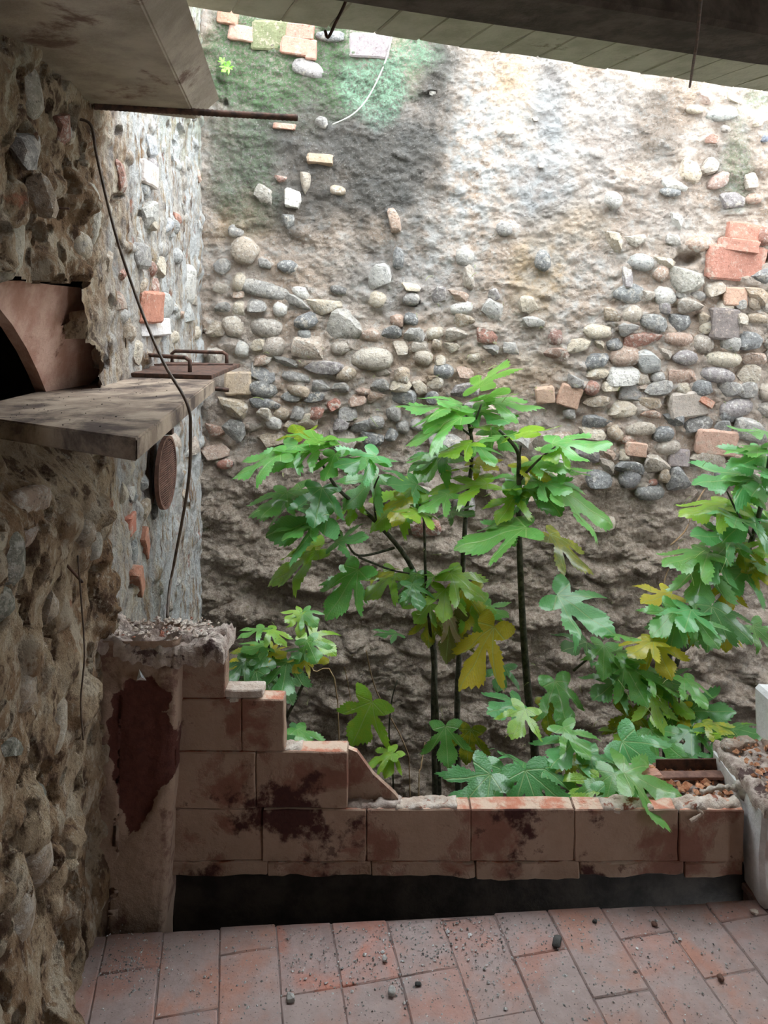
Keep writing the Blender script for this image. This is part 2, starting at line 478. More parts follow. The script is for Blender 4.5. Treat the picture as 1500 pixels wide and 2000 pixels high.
MAT['soil'] = mat_simple('damp_soil', (0.03, 0.024, 0.018), (0.085, 0.065, 0.045), 18, bs=40, bd=0.02)
MAT['plain'] = mat_simple('old_wall_plaster', (0.32, 0.25, 0.19), (0.48, 0.40, 0.32), 5, bs=30, bd=0.012)
MAT['crumb'] = mat_simple('orange_brick_crumbs', (0.36, 0.14, 0.07), (0.62, 0.34, 0.20), 60)
MAT['gravel'] = mat_simple('grey_grit', (0.10, 0.095, 0.09), (0.62, 0.62, 0.62), 55)
MAT['stem'] = mat_simple('fig_bark', (0.035, 0.036, 0.026), (0.12, 0.115, 0.085), 50, 0.7, 0.4, bs=120, bd=0.003)
MAT['petiole'] = mat_simple('leaf_stalk', (0.34, 0.44, 0.12), (0.50, 0.55, 0.22), 30, 0.5, 0.4)
MAT['drystem'] = mat_simple('dry_stalk', (0.30, 0.19, 0.10), (0.50, 0.36, 0.22), 30, 0.8)
MAT['pale_stem'] = mat_simple('pale_dry_tendril', (0.55, 0.55, 0.48), (0.70, 0.70, 0.62), 30, 0.8)
MAT['cable'] = mat_simple('brown_cable', (0.07, 0.05, 0.04), (0.15, 0.105, 0.075), 40, 0.5, 0.4)
MAT['rag'] = mat_simple('grey_rag', (0.36, 0.31, 0.27), (0.58, 0.53, 0.48), 40, bs=90, bd=0.006)
MAT['shard'] = mat_simple('white_shard', (0.70, 0.74, 0.80), (0.82, 0.85, 0.88), 20)
MAT['pebble'] = mat_simple('pebble', (0.18, 0.17, 0.16), (0.42, 0.41, 0.40), 40)
MAT['darkpebble'] = mat_simple('dark_pebble', (0.03, 0.03, 0.03), (0.09, 0.09, 0.085), 40)

# ------------------------------------------------------------------ structure: back wall
D_BACK = 4.0
def back_px(px, py):
    return ((px - 750) / FPX * D_BACK, EYE - (py - 600) / FPX * D_BACK)

# pieces of the back wall in photo pixels (centre x, centre y, width, height, colour, kind, tilt)
GREY, SLATE, CREAM, TAN, PINK, REDB, WHITE, DARK, PURP = (0.30, 0.30, 0.30), (0.15, 0.175, 0.20), (0.60, 0.52, 0.40), (0.44, 0.34, 0.24), (0.52, 0.33, 0.25), (0.34, 0.12, 0.08), (0.68, 0.67, 0.64), (0.09, 0.10, 0.11), (0.27, 0.25, 0.27)
hand = [
    (1432, 516, 108, 60, (0.40, 0.16, 0.115), 'brick', 4), (1452, 455, 66, 32, (0.42, 0.17, 0.12), 'brick', 8), (1437, 482, 70, 22, (0.42, 0.18, 0.13), 'brick', 8), (1490, 463, 30, 34, REDB, 'stone', 0),
    (587, 66, 52, 26, (0.46, 0.22, 0.17), 'brick', 6), (578, 94, 52, 30, (0.48, 0.24, 0.18), 'brick', 10), (608, 100, 20, 34, (0.44, 0.24, 0.19), 'brick', 2), (447, 38, 36, 22, (0.50, 0.26, 0.18), 'brick', 12), (474, 66, 50, 26, (0.52, 0.31, 0.25), 'brick', 8),
    (603, 135, 62, 32, (0.33, 0.32, 0.34), 'stone', 14), (645, 74, 58, 20, SLATE, 'stone', 3), (722, 90, 74, 42, (0.23, 0.22, 0.25), 'brick', 4), (528, 72, 68, 50, (0.12, 0.17, 0.07), 'brick', 3),
    (556, 248, 40, 10, (0.48, 0.26, 0.2), 'brick', 4), (628, 240, 26, 20, GREY, 'stone', 20), (625, 313, 46, 16, TAN, 'brick', 5), (548, 350, 24, 14, (0.46, 0.24, 0.2), 'stone', 8), (660, 372, 30, 18, TAN, 'stone', 4), (846, 180, 20, 14, WHITE, 'stone', 8),
    (462, 452, 30, 24, GREY, 'stone', 0), (515, 380, 44, 34, (0.36, 0.34, 0.3), 'stone', 20), (480, 492, 56, 50, (0.46, 0.38, 0.30), 'stone', 30), (434, 522, 34, 34, (0.38, 0.38, 0.38), 'stone', 20), (518, 515, 26, 18, GREY, 'stone', 10), (562, 521, 40, 26, SLATE, 'stone', 12),
    (520, 567, 110, 30, (0.34, 0.34, 0.33), 'stone', 14), (583, 592, 52, 20, (0.34, 0.34, 0.33), 'stone', 26), (434, 564, 46, 26, (0.5, 0.44, 0.37), 'stone', 10), (500, 599, 42, 26, GREY, 'stone', 0), (742, 541, 44, 46, (0.55, 0.55, 0.54), 'stone', 0), (738, 586, 36, 32, CREAM, 'stone', 20), (662, 567, 34, 18, DARK, 'stone', 10),
    (800, 562, 40, 18, CREAM, 'stone', 5), (802, 584, 34, 24, GREY, 'stone', 5), (675, 640, 66, 64, (0.44, 0.43, 0.40), 'stone', 10), (598, 627, 46, 28, SLATE, 'stone', -20), (598, 680, 72, 48, (0.52, 0.42, 0.34), 'stone', 4), (533, 677, 46, 40, (0.50, 0.43, 0.37), 'stone', 0), (724, 700, 84, 44, (0.58, 0.52, 0.44), 'stone', 6),
    (634, 719, 74, 28, PURP, 'stone', 4), (560, 705, 64, 18, GREY, 'stone', 10), (510, 728, 62, 32, (0.22, 0.24, 0.26), 'stone', 24), (580, 737, 56, 20, GREY, 'stone', 8), (466, 748, 48, 40, (0.54, 0.44, 0.32), 'brick', 2), (458, 793, 66, 40, (0.52, 0.42, 0.29), 'stone', 8), (518, 787, 58, 20, SLATE, 'stone', 4), (580, 762, 50, 20, TAN, 'stone', 10), (628, 756, 34, 26, GREY, 'stone', 5), (664, 756, 36, 22, GREY, 'stone', -5), (712, 764, 32, 14, (0.46, 0.30, 0.23), 'stone', 3),
    (650, 790, 30, 24, (0.46, 0.14, 0.09), 'stone', -30), (676, 808, 44, 36, GREY, 'stone', -10), (456, 840, 48, 44, (0.24, 0.25, 0.25), 'stone', 20), (790, 774, 50, 34, (0.30, 0.33, 0.35), 'stone', 20), (765, 847, 26, 28, SLATE, 'stone', 10), (735, 825, 30, 24, GREY, 'stone', 0), (420, 700, 30, 50, (0.48, 0.42, 0.36), 'stone', 5), (455, 636, 44, 40, (0.5, 0.43, 0.35), 'stone', 0), (424, 640, 44, 34, (0.46, 0.38, 0.29), 'stone', 6), (520, 640, 60, 36, (0.44, 0.40, 0.36), 'stone', 6),
    (985, 448, 32, 28, GREY, 'stone', 0), (960, 605, 50, 40, (0.5, 0.5, 0.49), 'stone', 25), (1040, 628, 42, 20, (0.48, 0.48, 0.46), 'stone', 0), (1084, 657, 28, 36, (0.24, 0.09, 0.07), 'stone', 10), (1085, 690, 50, 26, (0.34, 0.20, 0.15), 'stone', 5), (1126, 672, 54, 30, CREAM, 'stone', -10), (1168, 648, 58, 30, CREAM, 'stone', 0), (1250, 512, 52, 32, (0.44, 0.46, 0.46), 'stone', 12), (1296, 512, 44, 22, CREAM, 'stone', 5), (1289, 535, 30, 32, (0.48, 0.32, 0.24), 'stone', 10), (1333, 547, 70, 56, (0.42, 0.41, 0.36), 'stone', 12),
    (1228, 574, 62, 40, (0.24, 0.27, 0.29), 'stone', 6), (1391, 565, 44, 30, (0.48, 0.40, 0.32), 'stone', -20), (1432, 580, 44, 32, (0.52, 0.33, 0.24), 'brick', 4), (1474, 576, 48, 40, (0.50, 0.37, 0.25), 'stone', 0), (1410, 632, 52, 54, (0.14, 0.135, 0.14), 'brick', 3), (1485, 540, 40, 30, SLATE, 'stone', -30), (1395, 862, 74, 44, (0.50, 0.32, 0.25), 'brick', 6), (1215, 796, 60, 38, (0.60, 0.51, 0.39), 'stone', 0), (1110, 774, 40, 38, (0.52, 0.34, 0.25), 'brick', 18), (1065, 770, 34, 28, (0.54, 0.38, 0.28), 'brick', -8), (1120, 745, 34, 26, GREY, 'stone', 25),
    (1172, 825, 66, 28, SLATE, 'stone', 2), (1358, 828, 62, 32, DARK, 'stone', -12), (1265, 705, 44, 44, (0.48, 0.51, 0.52), 'stone', -10), (1462, 733, 46, 42, (0.54, 0.46, 0.36), 'stone', 0), (1410, 701, 66, 30, (0.62, 0.55, 0.43), 'stone', 2), (1235, 765, 48, 30, (0.22, 0.24, 0.25), 'brick', 6), (1340, 790, 70, 44, (0.46, 0.43, 0.39), 'brick', -6), (1142, 886, 58, 34, PURP, 'stone', 4), (1225, 910, 60, 26, SLATE, 'stone', 8), (1228, 930, 46, 44, (0.28, 0.30, 0.33), 'stone', -30), (1325, 893, 38, 30, PURP, 'brick', 0), (1325, 938, 44, 46, (0.20, 0.22, 0.24), 'stone', 20), (1268, 808, 40, 16, (0.46, 0.24, 0.16), 'stone', 3), (1272, 940, 22, 14, (0.38, 0.13, 0.09), 'stone', 5), (1225, 858, 32, 20, (0.48, 0.24, 0.16), 'stone', -10), (1238, 876, 38, 24, (0.50, 0.32, 0.24), 'brick', 8), (1375, 785, 28, 14, (0.46, 0.2, 0.13), 'brick', 30),
    (1375, 192, 34, 22, (0.58, 0.42, 0.36), 'stone', 10), (1430, 192, 30, 18, CREAM, 'stone', 25), (1355, 215, 30, 16, CREAM, 'stone', 0), (1408, 224, 60, 26, (0.40, 0.43, 0.42), 'stone', -10), (1478, 235, 22, 30, CREAM, 'stone', 10), (1417, 252, 18, 14, (0.44, 0.22, 0.15), 'stone', 0), (1388, 274, 24, 18, (0.46, 0.24, 0.18), 'stone', 20), (1345, 335, 44, 40, (0.58, 0.48, 0.36), 'stone', 20), (1408, 350, 62, 30, (0.50, 0.32, 0.27), 'stone', -28), (1310, 376, 42, 18, SLATE, 'stone', 4), (1315, 362, 50, 18, WHITE, 'stone', 10), (1470, 388, 34, 20, PINK, 'stone', 0), (1310, 470, 34, 24, (0.42, 0.40, 0.37), 'stone', 0), (1240, 470, 40, 26, (0.5, 0.45, 0.38), 'stone', -10), (1195, 392, 34, 32, (0.5, 0.5, 0.48), 'stone', 30), (1045, 234, 12, 9, DARK, 'stone', 0), (1055, 325, 12, 9, TAN, 'stone', 0), (1492, 270, 16, 16, (0.10, 0.15, 0.24), 'stone', 0),
    (440, 905, 30, 20, (0.44, 0.15, 0.1), 'stone', 0), (420, 840, 44, 26, (0.44, 0.24, 0.17), 'stone', 10), (418, 885, 60, 30, (0.46, 0.32, 0.25), 'stone', -12),
]
pieces = list(hand)
TK = [0.40, 0.38]
def taken(px, py, w, h):
    for q in pieces:
        if abs(q[0] - px) < (q[2] + w) * TK[0] and abs(q[1] - py) < (q[3] + h) * TK[1]:
            return True
    return False
rr = random.Random(11)
def palette(warm):
    c = rr.choice([GREY, SLATE, (0.22, 0.24, 0.25), (0.38, 0.38, 0.37), CREAM, CREAM, TAN, (0.50, 0.43, 0.35), (0.46, 0.40, 0.34), (0.50, 0.34, 0.26), PURP, WHITE] if rr.random() > warm else [PINK, TAN, CREAM, REDB])
    k = 0.85 + 0.3 * rr.random()
    return tuple(min(0.8, v * k) for v in c)
def fill(x0, x1, y0, y1, pitch, wmin, wmax, dens):
    y = y0
    while y < y1:
        x = x0 + rr.random() * 30
        while x < x1:
            w = rr.uniform(wmin, wmax); h = pitch * rr.uniform(0.8, 1.22)
            if rr.random() < dens(x, y) and not taken(x + w / 2, y, w, h):
                pieces.append((x + w / 2, y + rr.uniform(-5, 5), w * 0.96, h, palette(0.12), 'stone', rr.uniform(-14, 14)))
            x += w * 1.02
        y += pitch * 0.98
fill(1030, 1640, 560, 960, 35, 38, 78, lambda x, y: 0.97 * float(sstep(1040, 1180, np.array(x + (y - 640) * 0.35))) * float(sstep(985, 900, np.array(y))))
TK[:] = [0.34, 0.32]
fill(1120, 1640, 580, 940, 30, 30, 60, lambda x, y: 0.95 * float(sstep(1080, 1200, np.array(x + (y - 640) * 0.35))))
fill(1060, 1640, 575, 950, 24, 22, 44, lambda x, y: 0.9 * float(sstep(1080, 1200, np.array(x + (y - 640) * 0.35))))
fill(400, 1000, 575, 850, 26, 24, 46, lambda x, y: 0.7 * float(sstep(1020, 800, np.array(x))))
fill(1180, 1640, 480, 560, 33, 36, 66, lambda x, y: 0.75 * float(sstep(1180, 1380, np.array(x))))
fill(400, 1050, 560, 860, 34, 40, 78, lambda x, y: 0.92 * float(sstep(1060, 780, np.array(x))))
fill(405, 1500, 350, 560, 40, 22, 44, lambda x, y: 0.07)
fill(1260, 1640, 180, 480, 36, 26, 56, lambda x, y: 0.22)
fill(400, 1640, 930, 1040, 34, 34, 60, lambda x, y: 0.16)
inside = sorted([q for q in pieces if q[0] < 1500], key=lambda q: -q[2] * q[3])
overflow = inside[294:] + [q for q in pieces if q[0] >= 1500]
pieces = inside[:294]

bx = np.arange(-1.45, 3.301, 0.008); bz = np.arange(-1.15, 3.28, 0.008)
BX, BZ = np.meshgrid(bx, bz, indexing='ij')
U = 750 + BX * FPX / D_BACK; V = 600 + (EYE - BZ) * FPX / D_BACK
H = 0.020 * fbm(BX * 3.2, BZ * 3.2, 20, 4) + 0.020 * fbm(BX * 12, BZ * 15, 30, 4, 0.65) + 0.007 * fbm(BX * 45, BZ * 50, 40, 3, 0.7)
def dome(Hm, A, B, a, b, ra, rb, h, rot=0.0, du=0.008, a0=0, b0=0, db=None):
    db = db or du
    r = max(ra, rb) * 1.1
    i0 = max(0, int((a - r - a0) / du)); i1 = min(Hm.shape[0], int((a + r - a0) / du) + 2)
    j0 = max(0, int((b - r - b0) / db)); j1 = min(Hm.shape[1], int((b + r - b0) / db) + 2)
    if i1 <= i0 or j1 <= j0: return
    x = A[i0:i1, j0:j1] - a; y = B[i0:i1, j0:j1] - b
    c, s = math.cos(rot), math.sin(rot)
    q = ((x * c + y * s) / ra) ** 2 + ((-x * s + y * c) / rb) ** 2
    d = np.sqrt(np.clip(1 - q, 0, 1))
    if h > 0: Hm[i0:i1, j0:j1] = Hm[i0:i1, j0:j1] + h * d
    else: Hm[i0:i1, j0:j1] = Hm[i0:i1, j0:j1] + h * np.minimum(1, d * 1.6)
r2 = random.Random(5)
for k in range(520):            # stones that stay hidden under the mortar, mostly on the lower half
    a = r2.uniform(-1.3, 2.9); b = r2.uniform(-1.1, 0.75)
    if b > 0.35 and r2.random() < 0.4: continue
    dome(H, BX, BZ, a, b, r2.uniform(0.06, 0.14), r2.uniform(0.035, 0.07), r2.uniform(0.008, 0.030), r2.uniform(-0.3, 0.3), 0.008, bx[0], bz[0])
for k in range(160):
    dome(H, BX, BZ, r2.uniform(-1.3, 2.9), r2.uniform(0.6, 3.3), r2.uniform(0.04, 0.10), r2.uniform(0.02, 0.05), r2.uniform(0.008, 0.022), r2.uniform(-0.5, 0.5), 0.008, bx[0], bz[0])
for (px, py, w, h, dep) in [(1340, 507, 54, 26, -0.07), (920, 1000, 90, 110, -0.05), (1497, 503, 30, 22, -0.06), (810, 590, 22, 14, -0.05), (440, 200, 10, 12, -0.04), (835, 184, 40, 10, -0.03)]:
    a, b = back_px(px, py)
    dome(H, BX, BZ, a, b, w / 2 * D_BACK / FPX, h / 2 * D_BACK / FPX, dep, 0.2, 0.008, bx[0], bz[0])
for q in pieces + overflow:      # mortar swells a little around every piece
    a, b = back_px(q[0], q[1])
    dome(H, BX, BZ, a, b, q[2] * 0.66 * D_BACK / FPX, q[3] * 0.70 * D_BACK / FPX, 0.010, -math.radians(q[6]), 0.008, bx[0], bz[0])
nU = fbm(U / 55, V / 55, 60, 4); nV = fbm(U / 22, V / 60, 70, 4)
def blob(cx, cy, rx, ry, soft=0.45, wob=0.45):
    q = np.sqrt(((U - cx) / rx) ** 2 + ((V - cy) / ry) ** 2) + wob * nU
    return sstep(1 + soft, 1 - soft, q)
dark = np.maximum.reduce([0.9 * blob(740, 290, 180, 165, 0.6, 0.6), 0.85 * blob(640, 250, 270, 210, 0.6), 0.9 * blob(850, 170, 70, 140, 0.6, 0.6), 0.65 * blob(480, 270, 110, 120), 0.55 * blob(1285, 230, 55, 85), 0.5 * blob(1430, 330, 55, 90), 0.35 * blob(760, 430, 130, 90)])
dark = dark * sstep(965, 840, U - 45 * nV - 30 * nU + (V - 200) * 0.12) * (V < 560) + dark * (U > 1150) * (V < 560)
dark = np.clip(dark, 0, 1)
green = np.maximum.reduce([0.9 * blob(520, 130, 130, 110), 0.9 * blob(680, 130, 140, 90), 0.8 * blob(790, 110, 60, 60), 0.4 * blob(470, 300, 70, 130), 0.4 * blob(1440, 320, 30, 90), 0.5 * blob(1480, 190, 30, 20)])
mint = np.maximum(blob(735, 165, 62, 85, 0.3, 0.35), 0.7 * blob(800, 110, 55, 35, 0.3))
grey = np.maximum.reduce([0.8 * blob(1075, 200, 32, 120, 0.6, 0.5), 0.7 * blob(1060, 380, 60, 90, 0.7), 0.5 * blob(1190, 260, 60, 110), 0.5 * blob(800, 560, 110, 60), 0.3 * blob(1250, 400, 160, 60)])
ochre = np.maximum.reduce([0.9 * blob(1045, 540, 55, 85), 0.55 * blob(1010, 180, 45, 70), 0.5 * blob(1110, 440, 70, 40), 0.45 * blob(950, 720, 120, 50), 0.5 * blob(470, 440, 60, 40)])
white = np.maximum.reduce([blob(925, 300, 55, 160), 0.8 * blob(1020, 300, 90, 120), 0.7 * blob(870, 480, 110, 80), 0.5 * blob(1120, 560, 120, 90)])
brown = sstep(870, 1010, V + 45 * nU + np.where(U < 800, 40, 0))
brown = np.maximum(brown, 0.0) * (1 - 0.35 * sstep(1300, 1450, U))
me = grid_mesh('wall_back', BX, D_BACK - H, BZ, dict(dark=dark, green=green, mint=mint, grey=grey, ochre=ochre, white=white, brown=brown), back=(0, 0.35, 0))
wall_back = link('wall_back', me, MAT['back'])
tag(wall_back, 'rough rubble stone wall with pale mortar and mossy dark stain', 'wall', kind='structure')

# stone shapes shared by every wall
def make_stone(seed, angular):
    rs = np.random.RandomState(seed)
    bm = bmesh.new()
    bmesh.ops.create_icosphere(bm, subdivisions=2, radius=1.0)
    co = np.array([v.co[:] for v in bm.verts])
    e = 0.62 if angular else 0.85
    co = np.sign(co) * np.abs(co) ** e
    for k in range(9 if angular else 5):
        d = rs.normal(size=3); d[1] *= 0.8; d /= np.linalg.norm(d)
        c = rs.uniform(0.62, 0.84) if angular else rs.uniform(0.74, 0.92)
        t = co @ d - c
        co = co - np.outer(np.clip(t, 0, None), d) * 0.92
    co *= 1 + 0.10 * fbm(co[:, 0] * 1.6 + co[:, 1] + seed, co[:, 2] * 1.6 - co[:, 1], seed % 50, 3)[:, None]
    ext = np.abs(co).max(0); co = co / ext
    for v, c in zip(bm.verts, co): v.co = c
    me = bpy.data.meshes.new('stone')
    bm.to_mesh(me); bm.free()
    me.shade_smooth(); me.set_sharp_from_angle(angle=math.radians(32 if angular else 60))
    me.materials.append(MAT['stone'])
    return me
STONES = [make_stone(100 + i, i % 3 != 0) for i in range(18)]
BRICKS = []
for i in range(5):
    b_ = rough_box('brick', (2, 2, 2), 40 + i, amp=0.11, step=0.5, bevel=0.14, freq=1.3)
    b_.materials.append(MAT['brick'])
    BRICKS.append(b_)

spare = []
def sampleH(a, b):
    i = int(np.clip((a - bx[0]) / 0.008, 0, len(bx) - 1)); j = int(np.clip((b - bz[0]) / 0.008, 0, len(bz) - 1))
    return float(H[i, j])
for k, (px, py, w, h, c, kind, tilt) in enumerate(pieces + overflow):
    wall_piece = k < len(pieces)
    a, b = back_px(px, py)
    hw, hh = w / 2 * D_BACK / FPX, h / 2 * D_BACK / FPX
    me = BRICKS[k % 5] if kind == 'brick' else STONES[(k * 7) % 18]
    o = link('brick' if kind == 'brick' else 'stone', me, None, wall_back)
    dep = 0.045 if kind == 'brick' else min(0.06, 0.75 * hh + 0.012)
    o.location = (a, D_BACK - sampleH(a, b) + dep * (0.22 if kind == 'stone' else 0.45), b)
    o.scale = (hw * 1.08, dep, hh * 1.14)
    o.rotation_euler = (rr.uniform(-0.12, 0.12), math.radians(tilt), rr.uniform(-0.15, 0.15))
    crust = 0.55 if (px > 1100 and py > 600) else 0.95
    o.color = (*c, crust * rr.uniform(0.3, 1.2))
    if not wall_piece: spare.append(o)
if spare:                        # what is left over stays one mesh of small stones
    bm = bmesh.new()
    for o in spare:
        t = o.data.copy(); t.transform(Matrix.LocRotScale(o.location, o.rotation_euler, o.scale)); bm.from_mesh(t); bpy.data.meshes.remove(t)
        bpy.data.objects.remove(o)
    me = bpy.data.meshes.new('small_stones'); bm.to_mesh(me); bm.free()
    o = link('small_stones', me, MAT['stone'], wall_back); o['kind'] = 'stuff'; o.color = (0.36, 0.33, 0.30, 0.8)

# ------------------------------------------------------------------ structure: left wall
def left_x(y, z):
    jut = 0.10 * sstep(2.17, 2.10, y) * sstep(1.30, 1.16, z) + 0.045 * sstep(2.0, 1.5, y) * sstep(0.5, 0.0, z)
    return -0.86 - 0.05 * (y - 2.2) + jut
ly = np.concatenate([np.linspace(-1.7, 0.9, 26)[:-1], np.arange(0.9, 4.12, 0.008)]); lz = np.arange(-1.15, 3.30, 0.0065)
LY, LZ = np.meshgrid(ly, lz, indexing='ij')
far = sstep(2.15, 2.45, LY)
HL = (0.026 - 0.012 * far) * fbm(LY * 4.2, LZ * 3.6, 80, 4) + (0.017 - 0.005 * far) * fbm(LY * 15, LZ * 12, 90, 4, 0.6) + 0.004 * fbm(LY * 55, LZ * 45, 95, 2)
r3 = random.Random(9)
LO = 25   # first fine row
def ldome(a, b, ra, rb, h, rot=0):
    dome(HL[LO:], LY[LO:], LZ[LO:], a, b, ra, rb, h, rot, 0.008, ly[LO], lz[0], 0.0065)
for k in range(190):
    ldome(r3.uniform(0.95, 2.3), r3.uniform(-0.05, 2.5), r3.uniform(0.03, 0.075), r3.uniform(0.035, 0.08), r3.uniform(0.012, 0.035), r3.uniform(-0.5, 0.5))
for k in range(420):
    ldome(r3.uniform(0.95, 2.25), r3.uniform(0.0, 2.5), r3.uniform(0.008, 0.028), r3.uniform(0.010, 0.040), -r3.uniform(0.025, 0.065), r3.uniform(-0.6, 0.6))
for k in range(80):
    ldome(r3.uniform(2.3, 4.0), r3.uniform(0.4, 3.0), r3.uniform(0.03, 0.09), r3.uniform(0.02, 0.05), r3.uniform(0.008, 0.022), r3.uniform(-0.3, 0.3))
for k in range(50):
    ldome(r3.uniform(2.2, 3.9), r3.uniform(0.6, 3.0), r3.uniform(0.02, 0.06), r3.uniform(0.012, 0.03), -r3.uniform(0.015, 0.04), r3.uniform(-0.3, 0.3))
LXX = left_x(LY, LZ) + HL
# niche opening in the near part of the wall, above the concrete shelf
top_z = 1.66 + 0.03 * fbm(LY * 6, LZ * 0, 7, 3); far_y = 2.30 - 0.55 * (LZ - 1.36) + 0.03 * fbm(LZ * 9, LY * 0, 8, 3)
niche = (LY > 1.02) & (LY < far_y) & (LZ > 1.34) & (LZ < top_z)
nl = fbm(LY * 7, LZ * 3, 120, 4)
white_l = sstep(2.25, 2.75, LY + 0.25 * nl) * (0.55 + 0.45 * sstep(0.3, 0.8, np.abs(fbm(LY * 5, LZ * 1.2, 130, 3)) * 2 + 0.2))
white_l = np.maximum(white_l, sstep(3.0, 3.2, LY) * sstep(3.55, 3.4, LY) * sstep(1.25, 1.1, LZ))
green_l = np.maximum(sstep(2.1, 2.6, LZ + 0.2 * nl) * sstep(2.4, 3.2, LY) * 0.8, 0.35 * sstep(1.7, 2.2, LZ + 0.2 * nl) * sstep(2.4, 1.6, LY))
me = grid_mesh('wall_left', LXX, LY, LZ, dict(white=white_l, green=green_l), drop=niche, back=(-0.75, 0, 0))
me.flip_normals()
wall_left = link('wall_left', me, MAT['left'])
tag(wall_left, 'crumbling rubble wall along the left, dark near, whitewashed further back', 'wall', kind='structure')

def sampleL(y, z):
    i = LO + int(np.clip((y - ly[LO]) / 0.008, 0, len(ly) - LO - 1)); j = int(np.clip((z - lz[0]) / 0.0065, 0, len(lz) - 1))
    return float(LXX[i, j])
def left_piece(y, z, ly_, lz_, c, kind='stone', rot=0.0, crust=0.5, dep=None):
    k = rr.randrange(18)
    o = link('brick' if kind == 'brick' else 'stone', BRICKS[k % 5] if kind == 'brick' else STONES[k], None, wall_left)
    dep = dep or min(0.045, 0.7 * min(ly_, lz_) + 0.008)
    o.location = (sampleL(y, z) - dep * 0.45, y, z)
    o.scale = (dep, ly_, lz_)
    o.rotation_euler = (rot, rr.uniform(-0.15, 0.15), rr.uniform(-0.15, 0.15))
    o.color = (*c, crust)
    return o
def left_at(px, py):
    """point of the left wall plane seen at a pixel"""
    y = 2.2
    for _ in range(12):
        z = EYE - (py - 600) / FPX * y
        x = float(left_x(np.array(y), np.array(z)))
        y = x / ((px - 750) / FPX)
    return y, EYE - (py - 600) / FPX * y
# near stones (photo pixel, half sizes in metres)
n_left = 0
for (px, py, a, b, c, rot) in [(125, 340, 0.05, 0.07, CREAM, 0.1), (170, 420, 0.05, 0.10, (0.55, 0.52, 0.44), 0.1), (35, 470, 0.05, 0.10, (0.44, 0.40, 0.30), -0.2), (45, 290, 0.06, 0.05, GREY, 0.2), (60, 180, 0.05, 0.07, (0.40, 0.38, 0.30), 0.1), (235, 340, 0.045, 0.06, REDB, 0.2), (30, 1090, 0.035, 0.06, (0.20, 0.22, 0.18), 0.2), (20, 1180, 0.035, 0.04, (0.14, 0.17, 0.13), 0.1), (155, 1060, 0.03, 0.045, (0.48, 0.46, 0.40), 0), (60, 975, 0.07, 0.03, (0.46, 0.32, 0.24), -0.1), (170, 1200, 0.03, 0.09, (0.45, 0.38, 0.30), 0), (85, 1560, 0.03, 0.03, (0.12, 0.14, 0.12), 0.5), (20, 1460, 0.05, 0.02, (0.14, 0.16, 0.13), -0.5), (110, 1180, 0.03, 0.05, TAN, 0), (255, 920, 0.05, 0.04, CREAM, 0), (50, 1340, 0.04, 0.06, TAN, 0.2), (60, 1680, 0.04, 0.07, TAN, 0.3), (120, 1420, 0.03, 0.08, CREAM, 0), (30, 1790, 0.05, 0.06, TAN, 0.2), (110, 1860, 0.04, 0.05, TAN, 0.2), (215, 510, 0.04, 0.05, TAN, 0), (230, 590, 0.05, 0.04, PINK, 0), (70, 380, 0.045, 0.06, TAN, 0.2), (110, 250, 0.04, 0.05, REDB, 0.1)]:
    y, z = left_at(px, py)
    left_piece(y, z, a, b, c, rot=rot, crust=0.7); n_left += 1
for (px, py, a, b, c, kind, rot) in [(294, 282, 0.10, 0.05, (0.46, 0.50, 0.56), 'stone', 0.2), (285, 340, 0.09, 0.045, (0.62, 0.58, 0.56), 'brick', 0.0), (282, 372, 0.07, 0.035, (0.36, 0.39, 0.42), 'stone', 0), (345, 432, 0.10, 0.035, (0.46, 0.16, 0.10), 'stone', 0), (290, 420, 0.09, 0.07, (0.48, 0.48, 0.46), 'stone', 0.2), (325, 440, 0.07, 0.03, (0.42, 0.46, 0.52), 'stone', 0.3), (287, 600, 0.10, 0.06, (0.50, 0.20, 0.13), 'brick', 0), (325, 610, 0.07, 0.09, (0.48, 0.50, 0.50), 'stone', 0), (300, 640, 0.16, 0.035, (0.66, 0.67, 0.68), 'brick', 0), (340, 660, 0.07, 0.04, CREAM, 'stone', 0), (372, 610, 0.10, 0.07, (0.44, 0.47, 0.48), 'stone', 0), (370, 555, 0.08, 0.10, WHITE, 'stone', 0), (250, 1025, 0.05, 0.035, (0.44, 0.14, 0.09), 'brick', 0), (285, 1060, 0.09, 0.03, (0.48, 0.20, 0.13), 'brick', -0.7), (262, 1135, 0.09, 0.025, (0.50, 0.22, 0.14), 'brick', -0.75), (258, 1080, 0.025, 0.07, (0.28, 0.32, 0.34), 'stone', 0.1), (280, 945, 0.05, 0.05, (0.30, 0.33, 0.35), 'stone', 0), (255, 975, 0.05, 0.03, SLATE, 'stone', 0), (340, 860, 0.06, 0.05, (0.55, 0.42, 0.34), 'stone', 0), (378, 870, 0.08, 0.05, (0.50, 0.40, 0.33), 'stone', 0), (385, 650, 0.10, 0.04, CREAM, 'stone', 0), (265, 690, 0.06, 0.05, CREAM, 'stone', 0), (250, 640, 0.06, 0.05, TAN, 'stone', 0), (270, 500, 0.07, 0.05, GREY, 'stone', 0), (310, 520, 0.07, 0.05, CREAM, 'stone', 0), (345, 500, 0.07, 0.04, (0.40, 0.42, 0.44), 'stone', 0), (300, 560, 0.06, 0.04, REDB, 'stone', 0), (350, 720, 0.08, 0.04, GREY, 'stone', 0), (385, 720, 0.08, 0.04, WHITE, 'stone', 0)]:
    y, z = left_at(px, py)
    left_piece(y, z, a, b, c, kind, rot, 0.6); n_left += 1
